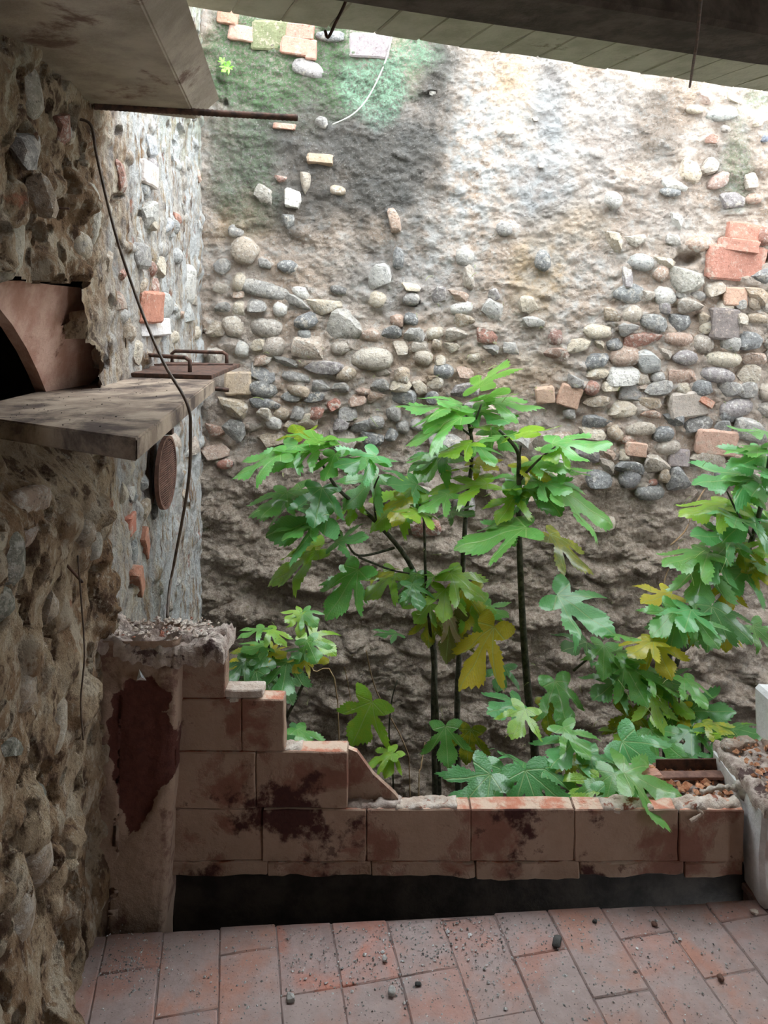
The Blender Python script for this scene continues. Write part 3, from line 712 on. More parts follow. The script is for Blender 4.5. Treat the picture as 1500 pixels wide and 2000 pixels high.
for k in range(70):
    y, z = r3.uniform(1.2, 3.9), r3.uniform(0.1, 2.9)
    if y < 2.35 and 1.28 < z < 1.74: continue
    left_piece(y, z, r3.uniform(0.025, 0.06), r3.uniform(0.02, 0.05), palette(0.3), rot=r3.uniform(-0.4, 0.4), crust=0.9)

# inside of the niche: box behind the opening, its depth shade painted as near-black
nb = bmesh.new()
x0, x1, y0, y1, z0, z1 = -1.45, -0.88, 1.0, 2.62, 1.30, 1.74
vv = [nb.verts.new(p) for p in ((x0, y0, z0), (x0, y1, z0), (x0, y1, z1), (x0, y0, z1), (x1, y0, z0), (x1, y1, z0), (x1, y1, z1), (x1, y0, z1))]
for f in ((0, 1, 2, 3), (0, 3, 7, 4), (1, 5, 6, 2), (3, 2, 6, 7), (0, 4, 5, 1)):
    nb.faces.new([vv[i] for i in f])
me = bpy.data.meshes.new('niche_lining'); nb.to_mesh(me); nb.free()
link('niche_lining', me, MAT['dirt_shade_black'], wall_left)
# splayed pink plaster reveal at the far end of the niche
def reveal():
    outl = [(-60, 548), (40, 548), (100, 556), (158, 562), (168, 600), (185, 650), (212, 716), (165, 760), (112, 802), (92, 770), (74, 726), (52, 680), (24, 634), (0, 604), (-60, 560)]
    fr = []
    for (px, py) in outl:
        d = 1.86 + 0.52 * (px / 212.0) + 0.0006 * (py - 550)
        fr.append(P(px, py, d))
    n = Vector((0.8, -0.55, 0.2)).normalized()
    bm = bmesh.new()
    f0 = [bm.verts.new(p) for p in fr]; b0 = [bm.verts.new(p - n * 0.05) for p in fr]
    bm.faces.new(f0); bm.faces.new(b0[::-1])
    k = len(fr)
    for i in range(k): bm.faces.new((f0[i], b0[i], b0[(i + 1) % k], f0[(i + 1) % k]))
    bmesh.ops.recalc_face_normals(bm, faces=bm.faces)
    bmesh.ops.triangulate(bm, faces=[f for f in bm.faces if len(f.verts) > 4])
    me = bpy.data.meshes.new('plaster_reveal'); bm.to_mesh(me); bm.free()
    return me
link('plaster_reveal', reveal(), MAT['pink'], wall_left)

# ------------------------------------------------------------------ structure: the other walls, ground, floor, ceiling
def box(name, x0, x1, y0, y1, z0, z1, mat, parent=None, bevel=0):
    me = prism(name, [(x0, y0), (x1, y0), (x1, y1), (x0, y1)], z0, z1, bevel)
    return link(name, me, mat, parent)
def wall_with_gap(name, along, c0, c1, a0, a1, z0, z1, g0, g1, gz, mat):
    bm = bmesh.new()
    def bb(p, q, r, t):
        lo = (c0, p, r) if along == 'y' else (p, c0, r); hi = (c1, q, t) if along == 'y' else (q, c1, t)
        g = bmesh.ops.create_cube(bm, size=1.0)['verts']
        for v in g:
            v.co = Vector([lo[i] if v.co[i] < 0 else hi[i] for i in range(3)])
    bb(a0, g0, z0, z1); bb(g1, a1, z0, z1); bb(g0, g1, gz, z1)
    if z0 < -0.02: bb(g0, g1, z0, 0.0)
    me = bpy.data.meshes.new(name); bm.to_mesh(me); bm.free()
    return link(name, me, mat)
w = wall_with_gap('wall_right', 'y', 2.4, 2.6, -1.8, 2.2, -0.12, 2.6, 0.45, 0.85, 1.95, MAT['plain']); tag(w, 'plain plastered wall on the right with an unseen opening added for light', 'wall', kind='structure')  # opening is added out of view to let sky in as fill
w = box('wall_yard', 3.1, 3.3, 2.2, 4.3, -1.15, 2.0, MAT['plain']); tag(w, 'plastered wall closing the yard on the right', 'wall', kind='structure')
w = box('wall_rear', -1.6, 2.4, -1.8, -1.6, -0.12, 2.6, MAT['plain']); tag(w, 'plain plastered wall behind the viewer', 'wall', kind='structure')
w = box('ground', -1.5, 3.3, 2.15, 4.3, -1.35, -1.0, MAT['soil']); tag(w, 'dark damp soil in the sunken yard', 'ground', kind='structure')
w = box('wall_pit', -1.0, 3.2, 2.19, 2.24, -1.05, -0.02, MAT['dirt_shade_black']); tag(w, 'near-black edge below the floor facing the yard', 'wall', kind='structure')

SHADE_GAP = ((-0.90, 1.945), (1.0, 2.075))          # floor edge; added gap with blackened sides stands in for shade at partition foot
def gap_y(x): return SHADE_GAP[0][1] + (x - SHADE_GAP[0][0]) * (SHADE_GAP[1][1] - SHADE_GAP[0][1]) / (SHADE_GAP[1][0] - SHADE_GAP[0][0])
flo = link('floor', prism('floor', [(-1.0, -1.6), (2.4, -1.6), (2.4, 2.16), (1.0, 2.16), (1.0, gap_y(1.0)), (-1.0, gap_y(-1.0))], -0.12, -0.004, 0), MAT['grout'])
g_ = link('shade_gap_side', wall_prism('shade_gap_side', [(-1.0, -0.6), (1.0, -0.6), (1.0, -0.12), (-1.0, -0.12)], 1.90, 1.94), MAT['dirt_shade_black'], flo)
g_ = link('shade_gap_bottom', prism('shade_gap_bottom', [(-1.0, 1.9), (1.02, 1.9), (1.02, 2.2), (-1.0, 2.2)], -0.62, -0.58, 0), MAT['dirt_shade_black'], flo)
flo = flo; tag(flo, 'worn terracotta tiled floor strewn with grit', 'floor', kind='structure')
ang = math.radians(11)
ca, sa = math.cos(ang), math.sin(ang)
TW, TL = 0.142, 0.285
org = P(548, 1947, EYE * FPX / (1947 - 600)); org = (org.x, org.y)
tile_variants = []
for i in range(6):
    t = rough_box('tile', (TW - 0.002, TL - 0.002, 0.02), 70 + i, amp=0.0018, step=0.05, bevel=0.003, freq=9)
    t.materials.append(MAT['tile']); tile_variants.append(t)
rest = []
rt = random.Random(21)
for i in range(-14, 22):
    for j in range(-16, 5):
        u = (i + 0.5) * TW; v = (j + 0.5 + (0.0 if i % 2 == 0 or 0 <= i <= 1 else 0.5)) * TL
        x = org[0] + u * ca - v * sa; y = org[1] + u * sa + v * ca
        if not (-0.95 < x < 2.45 and -1.65 < y < 2.10 + 0.07): continue
        dz = rt.uniform(-0.002, 0.002)
        if y > 0.75 and x < 1.7:
            o = link('tile', tile_variants[rt.randrange(6)], None, flo)
            o.location = (x, y, -0.0105 + dz)
            o.rotation_euler = (rt.uniform(-0.006, 0.006), rt.uniform(-0.006, 0.006), ang + rt.uniform(-0.012, 0.012))
            g = rt.uniform(0.92, 1.08)
            base = rt.choice([(0.38, 0.20, 0.16), (0.37, 0.20, 0.165), (0.35, 0.205, 0.175), (0.40, 0.205, 0.155), (0.36, 0.20, 0.17)])
            if i in (0, 1) and j in (0,): base = (0.47, 0.17, 0.11)
            o.color = (base[0] * g, base[1] * g, base[2] * g, 1)
            if y > gap_y(x) - 0.2:           # break off whatever reaches over the gap
                bm = bmesh.new(); bm.from_mesh(o.data)
                Mw = Matrix.LocRotScale(o.location, o.rotation_euler, o.scale).inverted()
                gd = Vector((SHADE_GAP[1][0] - SHADE_GAP[0][0], SHADE_GAP[1][1] - SHADE_GAP[0][1], 0)).normalized(); gn = Vector((-gd.y, gd.x, 0))
                if x < 1.0 + 0.07:
                    r_ = bmesh.ops.bisect_plane(bm, geom=bm.verts[:] + bm.edges[:] + bm.faces[:], plane_co=Mw @ (Vector((SHADE_GAP[0][0], SHADE_GAP[0][1], 0)) + gn * rt.uniform(-0.008, 0.004)), plane_no=Mw.to_3x3() @ gn, clear_outer=True)
                    bmesh.ops.holes_fill(bm, edges=[e for e in bm.edges if e.is_boundary])
                if len(bm.verts) < 8:
                    bm.free(); bpy.data.objects.remove(o); continue
                me = bpy.data.meshes.new('tile'); bm.to_mesh(me); bm.free(); me.materials.append(MAT['tile']); o.data = me
        else:
            rest.append((x, y))
V_, F_ = [], []
for (x, y) in rest:
    o_ = len(V_)
    for z in (-0.02, 0.0):
        for (a, b) in ((-1, -1), (1, -1), (1, 1), (-1, 1)):
            u, v = a * (TW - 0.005) / 2, b * (TL - 0.005) / 2
            V_.append((x + u * ca - v * sa, y + u * sa + v * ca, z))
    F_ += [tuple(o_ + k for k in f) for f in ((4, 5, 6, 7), (0, 1, 5, 4), (1, 2, 6, 5), (2, 3, 7, 6), (3, 0, 4, 7))]
o = link('tiles_further_back', mesh_from('tiles_further_back', V_, F_), MAT['tile'], flo); o['kind'] = 'stuff'; o.color = (0.38, 0.18, 0.13, 1)

CZ = 2.4
def edge_y(x): return 2.05 + (x + 0.52) * 0.414
cl = prism('ceiling', [(-1.3, -1.8), (2.6, -1.8), (2.6, edge_y(2.6) - 0.02), (-0.52, edge_y(-0.52) - 0.02), (-1.3, edge_y(-1.3) - 0.02)], CZ + 0.018, CZ + 0.2, 0)
ceil = link('ceiling', cl, MAT['ceil']); tag(ceil, 'olive plastered ceiling ending in a broken edge over the yard', 'ceiling', kind='structure')
ea = math.atan(0.414)
x = -1.0; k = 0
ctile = [rough_box('ceiling_tile', (0.1385, 0.62, 0.02), 90 + i, amp=0.004, step=0.06, bevel=0.004, freq=9) for i in range(4)]
for t in ctile: t.materials.append(MAT['ceil'])
while x < 2.5:
    o = link('ceiling_tile', ctile[k % 4], None, ceil)
    off = rr.uniform(-0.006, 0.006)
    o.location = (x + (0.31 + off) * math.sin(ea), edge_y(x) - (0.31 + off) * math.cos(ea), CZ + 0.010)
    o.rotation_euler = (0, 0, ea)
    x += 0.140 * math.cos(ea); k += 1
# dark beam below the ceiling, parallel to its edge
bl = rough_box('ceiling_beam', (3.7, 0.20, 0.16), 12, amp=0.008, step=0.3, bevel=0.012, freq=3)
beam = link('ceiling_beam', bl, MAT['wood'])
bang = math.atan(0.387)
def beam_y(x): return 1.90 + (x - 0.253) * 0.387
cx_ = 0.75
beam.location = (cx_ + 0.10 * math.sin(bang), beam_y(cx_) - 0.10 * math.cos(bang), 2.30 + 0.08)
beam.rotation_euler = (0, 0, bang)
tag(beam, 'dark sooty wooden beam crossing the top of the picture under the ceiling', 'beam')

# ------------------------------------------------------------------ stepped brick partition
YF = 2.10            # front face of the partition
TH = 0.056
sw = empty('stepped_brick_wall', (0.2, YF + TH / 2, 0))
tag(sw, 'low broken brick partition, stained plaster, stepping down from the left', 'wall')
O_sw = Vector(sw.location)
zc = [0.040, 0.083, 0.228, 0.385, 0.529, 0.683]
xe = [0.985, 0.985, -0.098, -0.273, -0.434]
xs = -0.60
rb = random.Random(31)
for c in range(5):
    x = xs - rb.uniform(0.0, 0.2)
    end = xe[c]
    while x < end - 0.01:
        L = 0.285 if c != 1 else rb.choice([0.285, 0.285, 0.26])
        a = max(x, xs); b = min(x + L, end)
        if end - b < 0.06: b = end
        if b - a > 0.03:
            hgt = zc[c + 1] - zc[c] - 0.003
            low = rb.uniform(-0.004, 0.008) if c == 0 else 0.0
            hgt += low
            gap = False
            me = rough_box('brick', (b - a - 0.0015, TH, hgt), rb.randrange(999), amp=(0.007 if c == 0 else 0.003), step=(0.02 if c == 0 else 0.035), bevel=0.003, freq=16)
            o = link('brick', me, MAT['part'], sw)
            o.location = Vector(((a + b) / 2, YF + TH / 2 + rb.uniform(-0.0025, 0.0025) + (0.03 if gap else 0.0), zc[c] - low + hgt / 2 + 0.001)) - O_sw
        x = b if b >= end else x + L
core = []
poly = [(xs, 0.09), (0.975, 0.09), (0.975, 0.220), (-0.108, 0.220), (-0.108, 0.377), (-0.283, 0.377), (-0.283, 0.521), (-0.444, 0.521), (-0.444, 0.675), (xs, 0.675)]
me = wall_prism('mortar_core', [(x - O_sw.x, z) for x, z in poly], 0.010 - TH / 2 + 0.006, TH / 2 - 0.006)
link('mortar_core', me, MAT['mortar'], sw)
fb = link('shade_footing', rough_box('shade_footing', (1.9, 0.05, 0.62), 19, amp=0.008, step=0.12, bevel=0.006, freq=8), MAT['dirt_shade_black'], sw); fb.location = Vector((0.30, YF + 0.065, -0.255)) - O_sw  # added below the bricks, blackened to read as shade at their foot
# slanting broken remnant leaning on the last step
me = wall_prism('broken_plaster_slab', [(-0.10 - O_sw.x, 0.226), (0.045 - O_sw.x, 0.226), (0.03 - O_sw.x, 0.245), (-0.03 - O_sw.x, 0.300), (-0.075 - O_sw.x, 0.362), (-0.10 - O_sw.x, 0.372)], 0.008, 0.026)
link('broken_plaster_slab', me, MAT['part'], sw)
# crusts of broken mortar on the tops
for (x0, x1, z, mt, amp, sd) in [(-0.436, -0.40, 0.527, 'palemortar', 0.012, 1), (-0.275, -0.225, 0.383, 'palemortar', 0.010, 2), (-0.105, 0.05, 0.226, 'mortar', 0.016, 3), (0.03, 0.20, 0.227, 'palemortar', 0.010, 4), (0.60, 0.74, 0.227, 'palemortar', 0.010, 5), (0.80, 0.985, 0.228, 'palemortar', 0.014, 6)]:
    me = height_slab('mortar_crust', x0 - O_sw.x, x1 - O_sw.x, -TH / 2 + 0.003, TH / 2 - 0.002, z, 200 + sd, amp=amp, step=0.006, edge=0.005, down=0.007, freq=34)
    link('mortar_crust', me, MAT[mt], sw)
# pale sliver and bent tile on the second step
me = rough_box('tile_fragment', (0.105, 0.05, 0.022), 5, amp=0.004, step=0.03, bevel=0.003)
o = link('tile_fragment', me, MAT['palemortar'], sw); o.location = Vector((-0.385, YF + 0.03, 0.540)) - O_sw
# loose fibre hanging from the front edge
strand = [P(1368, 1568, 2.095), P(1362, 1580, 2.085), P(1372, 1588, 2.09), P(1358, 1598, 2.09), P(1348, 1604, 2.09)]
me = tube('plaster_fibre', [p - O_sw for p in smooth_line(strand, 4)], [0.006, 0.005, 0.003] + [0.004] * 9 + [0.0055] * 5, 6)
link('plaster_fibre', me, MAT['palemortar'], sw)

# ------------------------------------------------------------------ plastered pier against the left wall
pier = empty('plastered_pier', (-0.66, 2.10, 0))
tag(pier, 'tall plastered brick pier with dark red peeled patches and rubble top, beside left wall', 'pier')
O_p = Vector(pier.location)
def pier_body():
    nx, nz = 40, 120
    zs_ = np.linspace(-0.35, 0.715, nz)
    prof = [(-0.80, 2.035), (-0.58, 2.035), (-0.555, 2.040), (-0.545, 2.055), (-0.545, 2.16), (-0.80, 2.16)]
    pts = [];
    for (p0, p1) in zip(prof[:-1], prof[1:]):
        L = math.hypot(p1[0] - p0[0], p1[1] - p0[1]); n = max(1, int(L / 0.008))
        pts += [(p0[0] + (p1[0] - p0[0]) * i / n, p0[1] + (p1[1] - p0[1]) * i / n) for i in range(n)]
    pts.append(prof[-1])
    A = np.array(pts)
    X = np.repeat(A[:, :1], nz, 1); Y = np.repeat(A[:, 1:], nz, 1); Z = np.repeat(zs_[None, :], len(pts), 0)
    lean = -0.035 * (1 - Z / 0.715)
    wob = 0.010 * fbm(X * 9 + 3, Z * 8, 300, 4) + 0.003 * fbm(X * 50, Z * 50, 310, 2)
    # plaster lost in a large patch: about 8 mm deep
    patch = sstep(1.25, 0.85, np.sqrt(((X + 0.635) / 0.085) ** 2 + ((Z - 0.42) / 0.17) ** 2) + 0.5 * fbm(X * 14, Z * 14, 320, 4))
    X2 = X + lean * (X > -0.7) + 0.006 * fbm(Z * 12, X * 0 + 2, 330, 4) * (X > -0.56)
    Y2 = Y + (-wob + 0.010 * patch) * (Y < 2.06)
    return grid_mesh('pier_body', X2 - O_p.x, Y2 - O_p.y, Z, dict(patch=patch))
def mat_pier():
    m = Mat('pier_plaster', 0.8, 0.3)
    n2 = m.noise(13, 7, 0.66); n3_ = m.noise(50, 6, 0.7)
    c = m.mix(n2, (0.27, 0.175, 0.125), (0.48, 0.36, 0.28))
    c = m.mix(m.math('MULTIPLY', m.step(n2, 0.50, 0.64), 0.75), c, (0.13, 0.055, 0.042))
    c = m.mix(m.step(m.math('ADD', m.attr('patch'), m.math('MULTIPLY', m.math('SUBTRACT', m.noise(22, 7, 0.7), 0.5), 1.6)), 0.45, 0.60), c, m.mix(n3_, (0.035, 0.012, 0.011), (0.17, 0.06, 0.045)))
    return m.done(c, m.bump(m.noise(34, 8, 0.66), 0.6, 0.012))
MAT['pier'] = mat_pier()
link('pier_body', pier_body(), MAT['pier'], pier)
me = height_slab('rubble_cap', -0.80 - O_p.x, -0.425 - O_p.x, 2.03 - O_p.y, 2.175 - O_p.y, 0.690, 240, amp=0.030, step=0.006, edge=0.018, down=0.03, slope=lambda X, Y: 0.035 * sstep(-0.02, -0.12, X) + 0.0 * X, freq=26)
link('rubble_cap', me, MAT['mortar'], pier)
items = [(rb.uniform(-0.78, -0.46) - O_p.x, rb.uniform(2.05, 2.17) - O_p.y, 0.715 + rb.uniform(0, 0.012), rb.uniform(0.003, 0.010)) for _ in range(140)]
o = link('mortar_crumbs', crumbs_mesh('mortar_crumbs', items, 3), MAT['palemortar'], pier); o['kind'] = 'stuff'
sh = bmesh.new()
a, b, c_, d_ = P(272, 1307, 2.03), P(267, 1328, 2.03), P(286, 1329, 2.03), P(276, 1322, 1.995)
vv = [sh.verts.new(p) for p in (a, b, c_, d_)]
for f in ((0, 1, 3), (1, 2, 3), (2, 0, 3), (0, 2, 1)): sh.faces.new([vv[i] for i in f])
me = bpy.data.meshes.new('plaster_shard'); sh.to_mesh(me); sh.free()
o = link('plaster_shard', me, MAT['shard']); tag(o, 'small pointed white shard stuck on the front of the left pier', 'shard')

# ------------------------------------------------------------------ whitewashed stub at the right end
st = empty('whitewashed_stub_wall', (1.2, 2.15, 0))
tag(st, 'low whitewashed stub wall with crumbled brick top at the right edge', 'wall')
O_s = Vector(st.location)
me = rough_box('wall_body', (0.52, 0.30, 0.272), 77, amp=0.010, step=0.03, bevel=0.012, freq=9)
o = link('wall_body', me, MAT['white'], st); o.location = Vector((1.0 + 0.26, 2.035 + 0.15, 0.136)) - O_s
for k, zz in enumerate((0.035, 0.10, 0.165)):
    me = rough_box('brick', (0.26, 0.05, 0.056), 300 + k, amp=0.004, step=0.04, bevel=0.006)
    o = link('brick', me, MAT['brick'], st); o.location = Vector((1.155 + 0.02 * (k % 2), 2.040, zz)) - O_s; o.color = (0.34, 0.13, 0.09, 1)
me = height_slab('rubble_cap', 1.0 - O_s.x, 1.50 - O_s.x, 2.018 - O_s.y, 2.34 - O_s.y, 0.276, 260, amp=0.016, step=0.007, edge=0.007, down=0.022, freq=30)
link('rubble_cap', me, MAT['mortar'], st)
items = [(rb.uniform(1.03, 1.45) - O_s.x, rb.uniform(2.0, 2.32) - O_s.y, 0.288 + rb.uniform(0, 0.012), rb.uniform(0.003, 0.011)) for _ in range(420)]
o = link('brick_crumbs', crumbs_mesh('brick_crumbs', items, 5), MAT['crumb'], st); o['kind'] = 'stuff'
for k, (x, y) in enumerate([(1.035, 2.29), (1.09, 2.31), (1.16, 2.30)]):
    o = link('stone', STONES[(k * 5) % 18], None, st); o.location = Vector((x, y, 0.292)) - O_s; o.scale = (0.032, 0.026, 0.018); o.color = (0.52, 0.36, 0.28, 0.8)
# white painted block standing on the stub
me = rough_box('painted_block', (0.14, 0.12, 0.16), 55, amp=0.006, step=0.03, bevel=0.012, freq=12)
o = link('painted_block', me, MAT['white']); o.location = (1.215, 2.32, 0.36); o.rotation_euler = (0, 0, 0.1)
tag(o, 'white painted masonry block at the right edge above the rubble', 'block')

# rubble ledge and scrap behind the right end of the partition
lg = empty('rubble_ledge', (0.87, 2.26, 0))
tag(lg, 'ledge of crumbled orange brick behind the right end of the partition', 'rubble')
O_l = Vector(lg.location)
me = rough_box('ledge_body', (0.30, 0.20, 0.32), 61, amp=0.010, step=0.04, bevel=0.01)
o = link('ledge_body', me, MAT['mortar'], lg); o.location = Vector((0.87, 2.262, 0.04)) - O_l
items = [(rb.uniform(0.76, 1.0) - O_l.x, rb.uniform(2.17, 2.34) - O_l.y, 0.205 + rb.uniform(0, 0.010), rb.uniform(0.004, 0.013)) for _ in range(220)]
o = link('brick_crumbs', crumbs_mesh('brick_crumbs', items, 8), MAT['crumb'], lg); o['kind'] = 'stuff'
# rusty angle iron
def angle_iron(p0, p1, s, t):
    ax = (p1 - p0); L = ax.length
    prof = [(0, 0), (s, 0), (s, t), (t, t), (t, s), (0, s)]
    V_ = []; F_ = []
    for k in range(2):
        for (a, b) in prof:
            V_.append(Vector((0 if k == 0 else L, a, b)))
    n = len(prof)
    F_.append(tuple(range(n))[::-1]); F_.append(tuple(range(n, 2 * n)))
    for i in range(n): F_.append((i, (i + 1) % n, n + (i + 1) % n, n + i))
    return mesh_from('angle_iron', V_, F_)
p0, p1 = Vector((0.815, 2.30, 0.213)), Vector((1.03, 2.30, 0.218))
o = link('angle_iron', angle_iron(p0, p1, 0.032, 0.004), MAT['rust']); o.location = p0; o.rotation_euler = (math.radians(90), 0, math.radians(1))
o.rotation_euler = (math.radians(0), -0.01, 0.0)
tag(o, 'dark rusty angle iron lying behind the partition at the right', 'angle iron')
o = link('iron_strip', rough_box('iron_strip', (0.21, 0.03, 0.010), 8, amp=0.003, step=0.02, bevel=0.002), MAT['rustred']); o.location = (0.90, 2.262, 0.220); o.rotation_euler = (0.1, 0.0, 0.02)
tag(o, 'flaking rusty iron strip in front of the angle iron', 'iron strip')
o = link('brick_fragment', rough_box('brick_fragment', (0.075, 0.05, 0.03), 9, amp=0.006, step=0.02, bevel=0.006), MAT['brick']); o.location = (0.775, 2.25, 0.222); o.color = (0.50, 0.24, 0.18, 1)
tag(o, 'pinkish broken brick at the left end of the rusty strip', 'brick')
o = link('clay_pipe', tube('clay_pipe', [P(1417, 1503, 2.27), P(1432, 1517, 2.22), P(1449, 1533, 2.17)], 0.0085, 10), MAT['pink'])
tag(o, 'short pink clay pipe lying across the corner rubble', 'pipe')
rag_pts = [P(1368, 1549, 2.19), P(1390, 1541, 2.19), P(1415, 1537, 2.18), P(1432, 1540, 2.17), P(1446, 1534, 2.16), P(1462, 1543, 2.15), P(1456, 1556, 2.13)]
rl = smooth_line(rag_pts, 5)
me = tube('twisted_rag', rl, [0.007 + 0.011 * float(sstep(14, 24, np.array(i))) + 0.003 * math.sin(i * 1.7) for i in range(len(rl))], 9)
o = link('twisted_rag', me, MAT['rag']); tag(o, 'grey twisted rag lying on the right end of the partition', 'rag')

# ------------------------------------------------------------------ concrete shelves on the left wall
sl = empty('concrete_shelf', (-0.75, 2.0, 1.314))
tag(sl, 'thick dusty concrete shelf jutting from the left wall below the niche', 'shelf')
O_sl = Vector(sl.location)
def loc_poly(poly, O): return [(x - O.x, y - O.y) for x, y in poly]
pl = [(-0.457, 1.42), (-0.572, 2.60), (-0.70, 2.72), (-1.0, 2.75), (-1.0, 1.77)]
me = prism('slab', loc_poly(pl, O_sl), 0.0, 0.043, 0.004)
link('slab', me, MAT['slab'], sl)
items = []
for k in range(110):
    t = rb.random(); s = rb.random() ** 0.7
    y = 1.55 + 1.1 * t; xr = -0.47 - 0.0975 * (y - 1.42) - 0.02
    items.append((xr - s * 0.35 - O_sl.x, y - O_sl.y, 0.0440, rb.uniform(0.0005, 0.0022)))
o = link('debris', crumbs_mesh('debris', items, 12), MAT['dirt_shade_black'], sl); o['kind'] = 'stuff'
# small reinforcing stub poking from the far end of the shelf
o = link('rebar_stub', tube('rebar_stub', [P(400, 757, 2.62), P(447, 762, 2.64)], 0.0075, 8), MAT['rust'], sl)
for v in o.data.vertices: v.co -= O_sl

# rusty plate with two staple handles on the far end of the shelf
pt = empty('rusty_iron_plate', (-0.68, 2.7, 1.358))
tag(pt, 'rusty iron plate with two staple handles lying on the far end of the shelf', 'iron plate')
O_pt = Vector(pt.location)
zt = 1.358
def on_z(px, py, z):
    d = (EYE - z) * FPX / (py - 600); return ((px - 750) / FPX * d, d)
poly = [(-0.595, 2.50), (-0.555, 2.84), (-0.86, 2.95), (-0.86, 2.62)]
q = [on_z(413, 741, zt), on_z(470, 717, zt)]
poly = [q[0], q[1], (-0.92, q[1][1] + 0.12), (-0.92, q[0][1] + 0.10)]
me = prism('plate', loc_poly(poly, O_pt), 0.0, 0.014, 0.002)
link('plate', me, MAT['rust'], pt)
def staple(pa, pb, h):
    pts = [pa, pa + Vector((0, 0, h * 0.8)), pa + (pb - pa) * 0.06 + Vector((0, 0, h)), pb + (pa - pb) * 0.06 + Vector((0, 0, h)), pb + Vector((0, 0, h * 0.8)), pb]
    return tube('staple_handle', [p - O_pt for p in pts], 0.0075, 8)
def plate_pt(px, py):
    x, y = on_z(px, py, zt + 0.012); return Vector((x, y, zt + 0.012))
link('staple_handle', staple(plate_pt(238, 716), plate_pt(371, 728), 0.052), MAT['rust'], pt)
link('staple_handle', staple(plate_pt(336, 708), plate_pt(443, 712), 0.048), MAT['rust'], pt)
link('raised_rim', tube('raised_rim', [Vector((*on_z(262, 713, zt + 0.016), zt + 0.016)) - O_pt, Vector((*on_z(455, 712, zt + 0.016), zt + 0.016)) - O_pt], 0.005, 6), MAT['rust'], pt)

us = empty('concrete_slab', (-0.75, 1.9, 2.2))
tag(us, 'upper concrete slab with protruding steel bar at the top left', 'slab')
O_u = Vector(us.location)
lo_ = [(-0.425, 1.10), (-0.60, 2.455), (-1.1, 2.20), (-1.1, 1.10)]
hi_ = [(-0.355, 1.10), (-0.526, 2.466), (-1.1, 2.24), (-1.1, 1.10)]
me = prism('slab', loc_poly(hi_, O_u), 0.0, 0.07, 0.004, loc_poly(lo_, O_u))
link('slab', me, MAT['concrete'], us)
rp = [P(186, 205, 2.28), P(582, 228, 2.42)]
rp = [p + Vector((0, -0.01, -0.006)) for p in rp]
N = 90
me = tube('steel_bar', [rp[0].lerp(rp[1], i / N) - O_u for i in range(N + 1)], [0.0105 + (0.0015 if i % 2 else 0) for i in range(N + 1)], 8)
link('steel_bar', me, MAT['rust'], us)

# ribbed rusty disc hanging on the left wall
yd, zd = left_at(313, 912)
disc = empty('ribbed_metal_disc', (sampleL(yd, zd) + 0.05, yd - 0.10, zd))
tag(disc, 'rusty ribbed round metal disc hanging on the left wall below the shelf', 'metal disc')
def disc_mesh(R):
    bm = bmesh.new()
    n = 48; rings = [(0.0, 0.0), (0.55, 0.0), (0.9, -0.002), (0.92, 0.006), (1.0, 0.006), (1.0, -0.010)]
    prev = None
    for (r, h) in rings:
        if r == 0: cur = [bm.verts.new((h, 0, 0))]
        else: cur = [bm.verts.new((h, R * r * math.cos(2 * math.pi * i / n), R * r * math.sin(2 * math.pi * i / n))) for i in range(n)]
        if prev:
            for i in range(n):
                if len(prev) == 1: bm.faces.new((prev[0], cur[i], cur[(i + 1) % n]))
                else: bm.faces.new((prev[i], cur[i], cur[(i + 1) % n], prev[(i + 1) % n]))
        prev = cur
    bm.faces.new(prev[::-1])
    bmesh.ops.recalc_face_normals(bm, faces=bm.faces)
    me = bpy.data.meshes.new('disc_plate'); bm.to_mesh(me); bm.free()
    return me
R = 0.142
link('disc_plate', disc_mesh(R), MAT['rustred'], disc)
for i in range(-14, 15):
    z = i * R * 0.062; hwid = math.sqrt(max(0, (0.9 * R) ** 2 - z * z))
    me = tube('rib', [(0.002, -hwid, z), (0.005, 0, z), (0.002, hwid, z)], 0.0026, 5)
    link('rib', me, MAT['rustred'], disc)
hk = link('hook', rough_box('hook', (0.05, 0.03, 0.028), 3, amp=0.001, step=0.02, bevel=0.003), MAT['rust'], disc); hk.location = (-0.012, 0.05, R + 0.012)
disc.rotation_euler = (0, 0, 0.03)

# ------------------------------------------------------------------ cables, wires, nails
cb = [P(150, 232, 2.16), P(178, 245, 2.17), P(190, 310, 2.17), P(225, 455, 2.17), P(270, 590, 2.17), P(318, 705, 2.05), P(365, 787, 1.955), P(372, 850, 1.97), P(367, 950, 2.08), P(342, 1090, 2.24), P(331, 1150, 2.22), P(327, 1205, 2.13)]
o = link('hanging_cable', tube('hanging_cable', smooth_line(cb, 6), 0.0042, 6), MAT['cable'])
tag(o, 'thin brown cable hanging past the shelf down to the pier', 'cable')
def wall_pt(px, py, off=0.004):
    y, z = left_at(px, py); return Vector((sampleL(y, z) + off, y, z))
o = link('wall_wire', tube('wall_wire', smooth_line([wall_pt(122, 1085, 0.03), wall_pt(128, 1180, 0.03), wall_pt(131, 1280, 0.03), wall_pt(134, 1370, 0.03), wall_pt(133, 1445, 0.025)], 5), 0.0022, 5), MAT['cable'])
tag(o, 'fine brown wire running down the dark near part of the left wall', 'wire')
a = wall_pt(132, 1090, -0.02); 
o = link('nail', tube('nail', [a, a + Vector((0.06, -0.02, -0.05))], 0.003, 6), MAT['rust']); tag(o, 'bent rusty nail above the fine wire on the left wall', 'nail')
a = wall_pt(100, 403, -0.02)
o = link('nail', tube('nail', [a, a + Vector((0.075, 0.0, -0.006))], 0.003, 6), MAT['rust']); tag(o, 'rusty nail in the left wall above the niche', 'nail')
